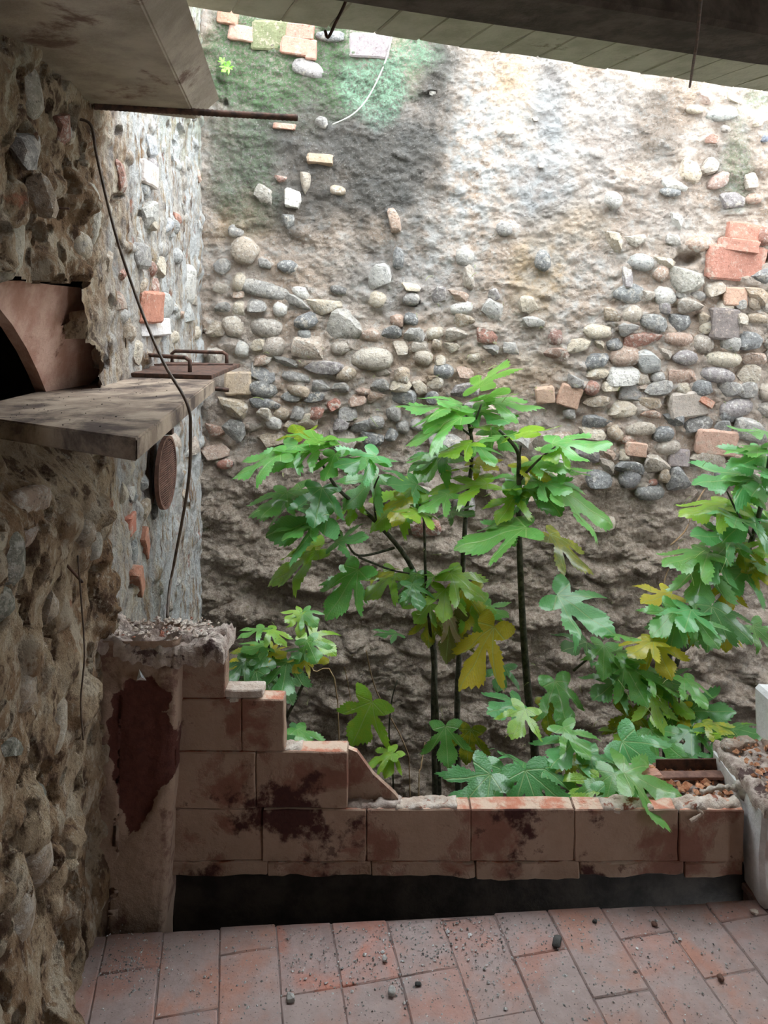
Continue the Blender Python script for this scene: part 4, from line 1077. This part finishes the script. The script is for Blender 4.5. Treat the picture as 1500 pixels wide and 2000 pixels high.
o = link('bent_wire', tube('bent_wire', smooth_line([P(690, -60, 1.80), P(676, 0, 1.82), P(655, 45, 1.85), P(641, 73, 1.87), P(635, 60, 1.88)], 5), 0.004, 6), MAT['rust'])
tag(o, 'dark bent wire hanging from the ceiling beam near the top', 'wire')
o = link('ceiling_wire', tube('ceiling_wire', smooth_line([P(1372, -40, 1.60), P(1366, 30, 1.79), P(1360, 90, 2.0), P(1356, 112, 2.11), P(1347, 170, 2.74)], 5), 0.004, 6), MAT['rust'])
tag(o, 'dark wire running over the beam at the upper right', 'wire')
def bpt(px, py, off=0.02):
    a, b = back_px(px, py); return Vector((a, D_BACK - sampleH(a, b) - off, b))
o = link('dry_tendril', tube('dry_tendril', smooth_line([bpt(766, 70), bpt(752, 130, 0.05), bpt(722, 190, 0.05), bpt(690, 228, 0.04), bpt(650, 246)], 6), 0.0035, 5), MAT['pale_stem'])
tag(o, 'pale dry tendril curving over the green mossy patch of the back wall', 'tendril')
o = link('dry_root', tube('dry_root', smooth_line([bpt(1376, 945), bpt(1352, 985, 0.03), bpt(1335, 1030, 0.03), bpt(1306, 1062, 0.02)], 5), 0.004, 5), MAT['drystem'])
tag(o, 'reddish dry root hanging on the back wall left of the right fig', 'root')
o = link('dry_root', tube('dry_root', smooth_line([bpt(1320, 1062), bpt(1300, 1110, 0.03), bpt(1290, 1140, 0.03), bpt(1288, 1185, 0.02)], 5), 0.003, 5), MAT['drystem'])
tag(o, 'thin dry root stem above the narrow yellow fig leaf', 'root')

# ------------------------------------------------------------------ fig plants
def leaf_outline(v):
    rs = random.Random(500 + v)
    deep = [0.9, 0.6, 1.05, 0.45, 0.8, 0.95][v % 6]
    half = [(0.0, 0.09), (0.07, -0.01), (0.17, -0.06), (0.30, -0.07), (0.42, -0.01), (0.39, 0.11), (0.31, 0.19), (0.31 - 0.15 * deep, 0.255 - 0.01 * deep),
            (0.33, 0.31), (0.46, 0.41), (0.57, 0.55), (0.64, 0.70), (0.50, 0.69), (0.37, 0.61), (0.29 - 0.17 * deep, 0.50 - 0.10 * deep),
            (0.18, 0.57), (0.255, 0.69), (0.25, 0.81), (0.14, 0.95), (0.0, 1.08)]
    def side(sgn):
        pts = [Vector((sgn * x * (1 + rs.uniform(-0.08, 0.08)), y * (1 + rs.uniform(-0.04, 0.04)), 0)) for x, y in half]
        pts[0] = Vector((0, 0.09, 0)); pts[-1] = Vector((0, 1.08, 0))
        return smooth_line(pts, 4)
    R_ = side(1); L_ = side(-1)
    out = R_[:-1] + L_[::-1][:-1]
    res = []
    for i, p in enumerate(out):
        c = Vector((0, 0.42, 0)); dv = (p - c)
        k = 1 + (0.075 if i % 2 else -0.03) * (1 if 0.1 < p.y < 0.98 else 0.3)
        res.append((c.x + dv.x * k, c.y + dv.y * k))
    return res
def make_leaf(v):
    out = leaf_outline(v)
    rs = random.Random(600 + v)
    vin = [Vector(p) for p in out]
    n = len(vin)
    edges = [(i, (i + 1) % n) for i in range(n)]
    for i in range(-8, 9):
        for j in range(0, 14):
            vin.append(Vector((i * 0.078 + (0.039 if j % 2 else 0) + rs.uniform(-0.004, 0.004), -0.03 + j * 0.078 + rs.uniform(-0.004, 0.004))))
    for t in range(1, 12):                                    # midrib points
        vin.append(Vector((0.0005, 0.12 + 0.075 * t)))
    vo, eo, fo, *_ = delaunay_2d_cdt(vin, edges, [list(range(n))], 1, 1e-4)
    droop = [0.20, 0.30, 0.12, 0.36, 0.24, 0.16][v % 6]
    V_ = []
    for p in vo:
        x, y = p.x, p.y - 0.09
        r = math.hypot(x, y)
        th = math.atan2(abs(x), max(1e-6, y))
        lob = abs(math.sin(th * math.pi / math.radians(40) / 2 * 1.0))
        z = -droop * r * r * 0.55 - 0.08 * lob * r + 0.05 * math.sin(7 * x + v) * r + 0.035 * math.sin(9 * y + 2 * x * v) * r + 0.12 * abs(x) - 0.10 * x * x
        V_.append((x, y, z))
    used = sorted({i for f in fo for i in f}); mp = {o: k for k, o in enumerate(used)}
    me = bpy.data.meshes.new('leaf')
    me.from_pydata([V_[i] for i in used], [], [[mp[i] for i in f] for f in fo])
    uvl = me.uv_layers.new(name='UVMap')
    for lp in me.loops:
        c = me.vertices[lp.vertex_index].co
        uvl.data[lp.index].uv = (0.5 + c.x, c.y + 0.12)
    me.update(); me.shade_smooth()
    me.materials.append(MAT['leaf'])
    return me
LEAVES = [make_leaf(v) for v in range(6)]
LC = {'g': ((0.125, 0.41, 0.095), 0.08), 'd': ((0.055, 0.21, 0.065), 0.0), 'b': ((0.25, 0.50, 0.050), 0.2), 'y': ((0.58, 0.47, 0.03), 0.9), 'o': ((0.24, 0.30, 0.025), 0.8), 'n': ((0.20, 0.13, 0.07), 0.0), 'p': ((0.17, 0.46, 0.15), 0.0), 's': ((0.105, 0.37, 0.13), 0.0)}
GZ = -1.0
rl_ = random.Random(77)
def plant(name, label, d, stems, leaves, group='fig saplings in the sunken yard', n0=None):
    """stems: (points [(px,py,d)], r0, r1); first point of the first stem is dropped to the soil. leaves: ax,ay,tx,ty,size px,colour[,depth]"""
    s0 = stems[0][0][0]
    p0 = P(*s0)
    base = Vector((p0.x + 0.02, p0.y, GZ))
    root = empty(name, base)
    tag(root, label, 'plant', group)
    lines = []
    for k, (pts, r0, r1) in enumerate(stems):
        w = [P(*q) for q in pts]
        if k == 0: w = [base - Vector((0, 0, 0.02))] + w
        w = smooth_line(w, 6)
        lines.append(w)
        rs = [r0 + (r1 - r0) * i / (len(w) - 1) for i in range(len(w))]
        link('stem', tube('stem', [p - base for p in w], rs, 7), MAT['stem'], root)
    for lf in leaves:
        ax, ay, tx, ty, L, c = lf[:6]
        dd = (lf[6] if len(lf) > 6 else d) + rl_.uniform(-0.07, 0.07)
        A = P(ax, ay, dd)
        l2 = (tx - ax) ** 2 + (ty - ay) ** 2
        extra = math.sqrt(max(0.0, L * L - l2)) * dd / FPX
        T = P(tx, ty, dd) + Vector((0, -extra, 0))
        v = T - A
        size = v.length
        v.normalize()
        ref = Vector((rl_.uniform(-0.35, 0.35), -0.16 + rl_.uniform(-0.16, 0.16), 0.95)) if n0 is None else Vector(n0)
        if c == 's' and n0 is None: ref = Vector((rl_.uniform(-0.2, 0.2), -0.44 + rl_.uniform(-0.12, 0.12), 0.9))
        z = (ref - v * ref.dot(v))
        if z.length < 0.15: z = Vector((0, -1, 0.1)) - v * Vector((0, -1, 0.1)).dot(v)
        z.normalize()
        x = v.cross(z)
        M = Matrix((x, v, z)).transposed().to_4x4()
        o = link('leaf', LEAVES[rl_.randrange(6)], None, root)
        M.translation = A - base
        sc = size * 0.98
        o.matrix_local = M @ Matrix.Diagonal((sc * rl_.uniform(0.9, 1.08), sc, sc, 1))
        col, al = LC[c]
        kk = rl_.uniform(0.82, 1.2)
        o.color = (min(1, col[0] * kk * rl_.uniform(0.9, 1.15)), min(1, col[1] * kk), min(1, col[2] * kk), al * rl_.uniform(0.6, 1.1))
        # stalk to the nearest stem point a little below the blade
        best, bd = None, 1e9
        for w in lines:
            for p in w:
                dz = A.z - p.z
                pen = 0.0 if 0.02 < dz < 0.5 else 0.25
                dist = (p - A).length + pen + abs(dz - 0.16) * 0.5
                if dist < bd: bd, best = dist, p
        mid = (A + best) / 2 + Vector((0, 0, 0.02)) - v * 0.01
        me = tube('leaf_stalk', [q - base for q in smooth_line([best, mid, A, A + v * size * 0.06], 3)], [0.0042] * 4 + [0.0034] * 6, 5)
        k_ = link('leaf_stalk', me, MAT['petiole'], o); k_.matrix_parent_inverse = o.matrix_local.inverted()
    return root

plant('fig_sapling', 'tall fig sapling with a straight dark trunk in the middle of the yard', 3.0,
      [([(1046, 1500, 3.0), (1030, 1340, 3.0), (1020, 1200, 3.0), (1014, 1050, 3.0), (1013, 930, 3.0), (1010, 880, 3.0), (975, 840, 2.98)], 0.019, 0.006),
       ([(1013, 940, 3.0), (1050, 900, 2.97), (1085, 872, 2.95)], 0.006, 0.003), ([(1013, 910, 3.0), (1018, 870, 2.98)], 0.005, 0.003)],
      [(1020, 853, 1028, 808, 100, 'b'), (1078, 866, 1190, 860, 118, 'g'), (1100, 876, 1052, 892, 70, 'b'), (985, 850, 932, 846, 80, 'g'), (1025, 932, 978, 944, 80, 'g'), (1035, 930, 1078, 974, 110, 's'), (1015, 905, 1072, 924, 75, 'y'), (1090, 915, 1138, 910, 80, 'g'), (1010, 965, 958, 1002, 85, 'b'), (1092, 958, 1212, 1014, 128, 'g'), (1028, 1030, 878, 1062, 150, 'g', 2.9), (1074, 1044, 1156, 1102, 110, 'o'), (1088, 1162, 1195, 1208, 130, 's', 2.85), (965, 1224, 890, 1336, 140, 'y', 2.8), (1002, 955, 960, 938, 70, 'b'), (1040, 900, 1098, 892, 90, 'g'), (1005, 1020, 940, 1035, 80, 'p'), (1050, 940, 1108, 948, 80, 'p')])
plant('fig_sapling', 'fig sapling whose top leaf reaches highest, behind the straight trunk', 3.25,
      [([(893, 1420, 3.35), (898, 1250, 3.35), (908, 1030, 3.3), (922, 890, 3.27), (916, 830, 3.25), (905, 790, 3.23)], 0.016, 0.005), ([(918, 850, 3.25), (940, 790, 3.2)], 0.006, 0.004), ([(918, 850, 3.25), (880, 820, 3.2)], 0.005, 0.003), ([(922, 900, 3.27), (890, 880, 3.2)], 0.005, 0.003)],
      [(937, 757, 974, 684, 100, 'p'), (893, 795, 766, 790, 130, 'g', 3.15), (902, 815, 776, 860, 130, 'g', 3.15), (948, 783, 1060, 782, 118, 'g'), (945, 780, 986, 745, 75, 'p'), (970, 830, 912, 820, 80, 'b'), (920, 865, 850, 878, 85, 'b', 3.1), (930, 868, 962, 892, 70, 'g', 3.1), (875, 890, 800, 926, 95, 'g'), (872, 880, 788, 902, 100, 'd', 3.35), (952, 944, 828, 950, 125, 'b', 3.1), (876, 965, 812, 984, 80, 'g', 3.1), (925, 914, 878, 906, 70, 'o'), (930, 900, 968, 906, 60, 'y'), (890, 800, 820, 830, 100, 'g'), (930, 800, 985, 815, 100, 's'), (905, 790, 850, 770, 100, 'g'), (960, 840, 1000, 870, 80, 'g'), (880, 1000, 920, 985, 70, 'd')])
plant('fig_sapling', 'fig sapling with leaves spreading far to the left over the dark wall', 3.1,
      [([(848, 1420, 3.2), (845, 1250, 3.2), (806, 1112, 3.2), (735, 1020, 3.15), (665, 960, 3.1), (640, 925, 3.1), (615, 880, 3.08)], 0.016, 0.004), ([(770, 1070, 3.18), (700, 1085, 3.1), (670, 1050, 3.08), (630, 1030, 3.05)], 0.006, 0.003), ([(700, 1088, 3.1), (760, 1112, 3.1), (800, 1120, 3.1)], 0.005, 0.003), ([(735, 1020, 3.15), (730, 960, 3.12), (740, 930, 3.1)], 0.005, 0.003)],
      [(548, 886, 446, 918, 112, 'g'), (592, 856, 578, 814, 70, 'o', 3.2), (623, 866, 612, 818, 85, 's'), (640, 860, 722, 848, 90, 'g'), (628, 866, 550, 900, 95, 'g'), (655, 886, 638, 928, 75, 'g'), (735, 890, 654, 902, 100, 's'), (712, 890, 768, 892, 80, 'p'), (588, 956, 476, 1003, 120, 'g'), (629, 952, 622, 1000, 95, 's'), (738, 928, 668, 976, 100, 'p'), (690, 975, 680, 1010, 60, 'b'), (640, 1010, 511, 1040, 132, 's'), (656, 1058, 719, 1030, 80, 's'), (622, 1074, 516, 1130, 122, 'b'), (622, 1062, 582, 1058, 60, 'o', 3.15), (700, 1112, 632, 1190, 115, 'g', 3.0), (728, 1124, 766, 1098, 65, 'o'), (770, 1120, 710, 1146, 85, 'b'), (812, 1120, 782, 1164, 75, 'g'), (815, 946, 758, 928, 80, 's'), (802, 958, 712, 1024, 115, 'b'), (600, 880, 540, 860, 90, 'g'), (560, 960, 520, 985, 90, 'g'), (610, 1020, 560, 1020, 90, 'g'), (625, 990, 590, 975, 70, 'd'), (690, 1120, 660, 1150, 80, 'p'), (580, 870, 520, 905, 95, 'p')])
plant('fig_sapling', 'thin fig sapling carrying an orange-yellow leaf left of the tall trunk', 3.05,
      [([(856, 1450, 3.05), (846, 1300, 3.05), (832, 1140, 3.05), (828, 1020, 3.05), (820, 985, 3.05)], 0.009, 0.004)],
      [(792, 974, 764, 1012, 70, 'y'), (816, 984, 800, 1008, 60, 'g'), (826, 1000, 790, 985, 80, 'b'), (850, 1130, 828, 1092, 70, 'p'), (850, 1128, 872, 1086, 70, 'p'), (880, 1118, 946, 1150, 90, 'b'), (905, 1150, 888, 1214, 95, 'y'), (870, 1150, 862, 1190, 70, 'b'), (925, 1174, 942, 1224, 80, 'b'), (945, 1186, 988, 1186, 60, 'g'), (840, 1180, 806, 1196, 60, 'b'), (838, 1204, 836, 1250, 60, 'o'), (880, 1200, 862, 1290, 95, 'n'), (872, 1196, 908, 1246, 70, 'n'), (985, 1300, 963, 1324, 60, 's', 2.95), (870, 1418, 872, 1478, 75, 'g', 2.75), (920, 1424, 908, 1482, 65, 'o', 2.8), (806, 1140, 822, 1170, 60, 's')])
plant('fig_shrub', 'large fig shrub with slanting thick stems at the right edge', 2.95,
      [([(1302, 1330, 3.0), (1340, 1262, 3.0), (1392, 1195, 3.0), (1440, 1120, 2.98), (1470, 1050, 2.95), (1492, 960, 2.92), (1505, 880, 2.9)], 0.018, 0.007), ([(1320, 1300, 3.05), (1360, 1180, 3.05), (1385, 1140, 3.05), (1430, 1060, 3.0)], 0.010, 0.004), ([(1470, 1050, 2.95), (1440, 1000, 2.9), (1420, 960, 2.9)], 0.006, 0.003)],
      [(1500, 846, 1422, 834, 95, 'p'), (1496, 890, 1404, 896, 105, 's'), (1466, 934, 1344, 924, 125, 's'), (1440, 934, 1472, 976, 80, 'g'), (1456, 970, 1430, 996, 65, 'b'), (1420, 985, 1312, 992, 112, 'b'), (1470, 1000, 1384, 1032, 110, 's'), (1432, 1050, 1338, 1024, 105, 's'), (1384, 1080, 1278, 1085, 112, 'g'), (1376, 1104, 1326, 1158, 105, 'p'), (1456, 1110, 1384, 1126, 100, 's'), (1420, 1138, 1400, 1182, 65, 'y'), (1450, 1060, 1434, 1098, 65, 'o'), (1312, 1160, 1240, 1156, 80, 'y'), (1322, 1190, 1254, 1216, 90, 'g', 2.8), (1326, 1190, 1288, 1252, 90, 's', 2.8), (1390, 1184, 1356, 1246, 95, 's', 2.8), (1400, 1190, 1446, 1222, 85, 's', 2.8), (1340, 1204, 1336, 1240, 60, 'y', 2.85), (1410, 1224, 1400, 1250, 55, 'y', 2.85), (1470, 1222, 1505, 1246, 70, 'g'), (1466, 1110, 1502, 1130, 60, 'y'), (1490, 940, 1436, 946, 90, 's'), (1502, 1000, 1460, 1012, 90, 'g'), (1502, 1060, 1456, 1060, 85, 'b'), (1500, 1100, 1450, 1085, 85, 's'), (1480, 870, 1440, 862, 90, 'g'), (1510, 920, 1470, 905, 90, 's'), (1430, 1050, 1370, 1062, 90, 'g'), (1400, 1090, 1350, 1110, 90, 's'), (1520, 860, 1560, 850, 100, 's'), (1515, 960, 1570, 980, 100, 'g'), (1440, 1010, 1400, 1000, 90, 's'), (1350, 1190, 1310, 1200, 80, 's', 2.8), (1360, 1210, 1380, 1235, 70, 'p', 2.8)])
plant('fig_shrub', 'low bushy fig with a bright two-lobed yellow leaf, below the slanting stems', 2.75,
      [([(1240, 1480, 2.75), (1262, 1390, 2.78), (1250, 1330, 2.8), (1228, 1290, 2.8)], 0.010, 0.004), ([(1262, 1390, 2.78), (1300, 1350, 2.78), (1330, 1330, 2.78)], 0.006, 0.003), ([(1120, 1310, 2.9), (1150, 1285, 2.88), (1172, 1268, 2.85)], 0.005, 0.003)],
      [(1276, 1250, 1294, 1300, 80, 'y'), (1276, 1252, 1210, 1258, 80, 'y'), (1200, 1270, 1246, 1264, 70, 'g'), (1236, 1290, 1178, 1302, 85, 's'), (1220, 1300, 1246, 1346, 85, 'g'), (1246, 1300, 1316, 1326, 95, 'g'), (1208, 1328, 1144, 1338, 80, 's'), (1336, 1324, 1362, 1346, 70, 'g'), (1290, 1344, 1338, 1376, 80, 'b'), (1270, 1354, 1280, 1404, 80, 'b'), (1346, 1390, 1416, 1360, 90, 's'), (1330, 1378, 1318, 1402, 55, 'y'), (1236, 1384, 1216, 1442, 90, 'o'), (1270, 1424, 1332, 1466, 95, 'g', 2.6), (1215, 1448, 1310, 1490, 125, 's', 2.5), (1145, 1254, 1088, 1244, 75, 'd', 2.9), (1180, 1260, 1165, 1300, 70, 'g'), (1260, 1310, 1230, 1335, 75, 'g'), (1290, 1330, 1330, 1310, 70, 's'), (1250, 1360, 1290, 1370, 80, 'g'), (1310, 1400, 1350, 1420, 70, 'd'), (1230, 1420, 1190, 1400, 80, 'b'), (1200, 1240, 1235, 1230, 60, 'g')])
plant('fig_shrub', 'small fig shoots with olive-edged leaves against the white block at right', 2.6,
      [([(1372, 1500, 2.6), (1376, 1430, 2.6), (1385, 1400, 2.6)], 0.006, 0.003), ([(1372, 1480, 2.6), (1420, 1450, 2.6), (1450, 1435, 2.6)], 0.004, 0.002)],
      [(1366, 1432, 1386, 1398, 60, 'b'), (1390, 1438, 1418, 1456, 60, 's'), (1375, 1412, 1412, 1400, 65, 'o'), (1410, 1428, 1476, 1406, 85, 'b'), (1458, 1432, 1492, 1444, 75, 'g'), (1340, 1470, 1372, 1474, 60, 's'), (1430, 1425, 1470, 1395, 75, 'd'), (1350, 1425, 1330, 1440, 60, 'd')])
plant('fig_shrub', 'low fig with big dark glossy leaves resting on the partition edge', 2.42,
      [([(1090, 1580, 2.5), (1095, 1510, 2.55), (1075, 1440, 2.65), (1060, 1380, 2.7)], 0.009, 0.004), ([(1090, 1575, 2.5), (1150, 1540, 2.42), (1210, 1520, 2.36)], 0.006, 0.004), ([(1085, 1570, 2.5), (1030, 1530, 2.45), (985, 1510, 2.42)], 0.006, 0.004)],
      [(995, 1476, 974, 1438, 65, 's', 2.5), (1024, 1488, 1010, 1454, 75, 's', 2.5), (958, 1512, 862, 1556, 125, 's', 2.36), (1026, 1504, 1052, 1572, 115, 's', 2.34), (1015, 1374, 944, 1364, 85, 's', 2.65), (1026, 1384, 990, 1412, 70, 'b', 2.65), (1084, 1330, 1106, 1402, 95, 'g', 2.65), (1066, 1370, 1064, 1416, 60, 'o', 2.68), (1126, 1444, 1058, 1450, 100, 's', 2.5), (1116, 1480, 1098, 1508, 60, 'o', 2.5), (1150, 1474, 1202, 1500, 80, 's', 2.45), (1170, 1520, 1098, 1552, 95, 'b', 2.38), (1200, 1510, 1148, 1556, 95, 'g', 2.32), (1218, 1510, 1340, 1562, 126, 'g', 2.16), (1200, 1494, 1244, 1502, 75, 'g', 2.36), (1060, 1500, 1090, 1550, 90, 's', 2.4), (1230, 1515, 1280, 1535, 80, 'g', 2.28), (1100, 1420, 1140, 1440, 80, 'g', 2.55), (1185, 1530, 1215, 1562, 80, 's', 2.25), (985, 1505, 940, 1545, 90, 's', 2.4)])
plant('fig_shrub', 'low fig bush with yellow-green leaves beside the top step at left', 2.62,
      [([(555, 1480, 2.65), (560, 1400, 2.65), (545, 1320, 2.65), (525, 1262, 2.65), (530, 1235, 2.65)], 0.008, 0.003), ([(560, 1400, 2.65), (595, 1330, 2.65), (606, 1280, 2.65), (600, 1230, 2.65), (590, 1205, 2.65)], 0.006, 0.003), ([(545, 1320, 2.65), (500, 1290, 2.6)], 0.004, 0.002)],
      [(514, 1226, 468, 1224, 60, 'g'), (524, 1228, 568, 1242, 60, 'b'), (590, 1196, 562, 1196, 50, 'b'), (592, 1196, 624, 1202, 50, 'g'), (588, 1200, 590, 1232, 45, 'b'), (602, 1236, 662, 1256, 75, 'b'), (606, 1274, 646, 1282, 50, 'y'), (520, 1262, 476, 1250, 60, 'g'), (500, 1270, 440, 1286, 70, 'o'), (530, 1266, 478, 1272, 65, 'o'), (528, 1272, 562, 1262, 50, 'y'), (596, 1270, 574, 1264, 45, 'd'), (562, 1290, 556, 1336, 85, 's', 2.55), (600, 1290, 576, 1294, 45, 'y'), (512, 1310, 546, 1346, 70, 'd', 2.6), (500, 1310, 478, 1346, 70, 'd', 2.6), (520, 1284, 468, 1296, 65, 's', 2.55), (580, 1424, 632, 1446, 70, 'g', 2.45), (586, 1430, 552, 1442, 65, 's', 2.45), (600, 1250, 625, 1275, 60, 'g'), (480, 1290, 450, 1310, 60, 'd'), (540, 1320, 580, 1345, 75, 'd')])
plant('fig_seedling', 'slender fig seedling with one large hanging yellow-green leaf above the steps', 2.6,
      [([(768, 1530, 2.7), (760, 1440, 2.68), (765, 1370, 2.66), (776, 1328, 2.65)], 0.004, 0.002)],
      [(727, 1370, 682, 1456, 98, 'b'), (772, 1470, 748, 1502, 50, 'b'), (768, 1470, 708, 1488, 62, 'b'), (774, 1236, 732, 1220, 55, 'd', 3.3)])

# thin dead stalks in the yard
for k, (pts, r, lab) in enumerate([
        ([(605, 1275, 2.75), (612, 1310, 2.75), (660, 1375, 2.75)], 0.0025, 'thin dry stalk arching from the low left fig bush'),
        ([(715, 1270, 3.3), (735, 1350, 3.3), (788, 1450, 3.3), (800, 1520, 3.3)], 0.0028, 'long thin grass stalk leaning over the dark foot of the wall'),
        ([(1325, 1350, 2.7), (1330, 1420, 2.7), (1338, 1480, 2.7)], 0.003, 'upright pale stalk among the low right fig leaves'),
        ([(672, 1302, 3.2), (682, 1350, 3.2), (690, 1440, 3.2)], 0.002, 'short faint stalk above the hanging yellow-green leaf'),
        ([(830, 1450, 3.2), (822, 1500, 3.1), (818, 1545, 3.0)], 0.003, 'brown dry stalk behind the low middle of the partition')]):
    w = [P(*q) for q in pts]; w.append(Vector((w[-1].x, w[-1].y, GZ - 0.01)))
    o = link('dry_stalk', tube('dry_stalk', smooth_line(w, 5), r, 5), MAT['drystem']); tag(o, lab, 'stalk', 'dry stalks in the yard')

# little green sprig on the upper back wall
sp = empty('green_sprig', bpt(446, 152, 0.0)); tag(sp, 'tiny bright green sprig growing on the mossy upper back wall', 'sprig')
for (px, py, tx, ty, L) in [(445, 140, 452, 126, 20), (440, 128, 434, 118, 14), (450, 136, 440, 146, 14)]:
    A = bpt(px, py, 0.04); T = bpt(tx, ty, 0.05); v = (T - A); s = v.length; v.normalize()
    z = Vector((0.2, -1, 0.4)); z = (z - v * z.dot(v)).normalized(); x = v.cross(z)
    M = Matrix((x, v, z)).transposed().to_4x4(); M.translation = A - Vector(sp.location)
    o = link('leaf', LEAVES[3], None, sp); o.matrix_local = M @ Matrix.Scale(s * 1.1, 4); o.color = (0.25, 0.6, 0.05, 0)
link('stem', tube('stem', [Vector((0, 0.02, 0)), Vector((-0.004, -0.03, 0.03)), bpt(445, 140, 0.04) - Vector(sp.location)], 0.002, 5), MAT['petiole'], sp)

# leaf litter on the soil of the yard
litter = []
for k in range(500):
    litter.append((rb.uniform(-0.7, 2.2), rb.uniform(2.35, 3.85), GZ + 0.005, rb.uniform(0.006, 0.02)))
o = link('leaf_litter', crumbs_mesh('leaf_litter', litter, 17), MAT['drystem']); tag(o, 'dry leaf litter and crumbs on the yard soil', 'litter', kind='stuff')

# ------------------------------------------------------------------ loose bits on the floor
def fpt(px, py, z=0.0):
    d = (EYE - z) * FPX / (py - 600); return ((px - 750) / FPX * d, d)
for (px, py, s, mt, lab) in [
        (1088, 1846, 0.016, 'darkpebble', 'black lump of charcoal on the tiles right of the middle'),
        (568, 1955, 0.013, 'pebble', 'pale grey-green pebble on the tile corner at lower left'),
        (765, 1941, 0.012, 'pebble', 'grey pebble on the tiles near the bottom centre'),
        (1407, 1913, 0.010, 'rustred', 'rust-red crumb on the tiles at lower right'),
        (752, 1876, 0.009, 'pebble', 'small grey pebble on the dusty tiles in the middle'),
        (1472, 1785, 0.011, 'palemortar', 'pale mortar crumb beside the foot of the whitewashed stub'),
        (1278, 1808, 0.008, 'rustred', 'brown chip on the tiles below the parapet hole'),
        (817, 1926, 0.008, 'darkpebble', 'dark little chip between the two grey pebbles and the charcoal'),
        (1162, 1802, 0.007, 'darkpebble', 'tiny black chip near the foot of the partition')]:
    x, y = fpt(px, py)
    me = STONES[int(px) % 18].copy(); me.materials.clear(); me.materials.append(MAT[mt])
    o = link('pebble', me); o.location = (x, y, s * 0.55); o.scale = (s, s * 0.8, s * 0.62); o.rotation_euler = (0, 0, px * 0.7)
    tag(o, lab, 'pebble', 'loose bits on the floor')
grit = []
for k in range(3200):
    if rb.random() < 0.6:
        x = rb.gauss(0.12, 0.28); y = rb.gauss(1.92, 0.14)
    else:
        x = rb.uniform(-0.65, 1.05); y = rb.uniform(1.5, 2.07)
    if y > gap_y(x) - 0.012 or x > 0.98 or x < -0.66: continue
    grit.append((x, y, 0.001, rb.uniform(0.0008, 0.0032) * (1.6 if rb.random() < 0.06 else 1)))
for k in range(350):
    x, y = fpt(rb.gauss(255, 40), rb.gauss(1880, 28))
    grit.append((x, y, 0.001, rb.uniform(0.0008, 0.0028)))
o = link('floor_grit', crumbs_mesh('floor_grit', grit, 23), MAT['gravel']); tag(o, 'fine grey grit scattered over the floor tiles', 'grit', kind='stuff')
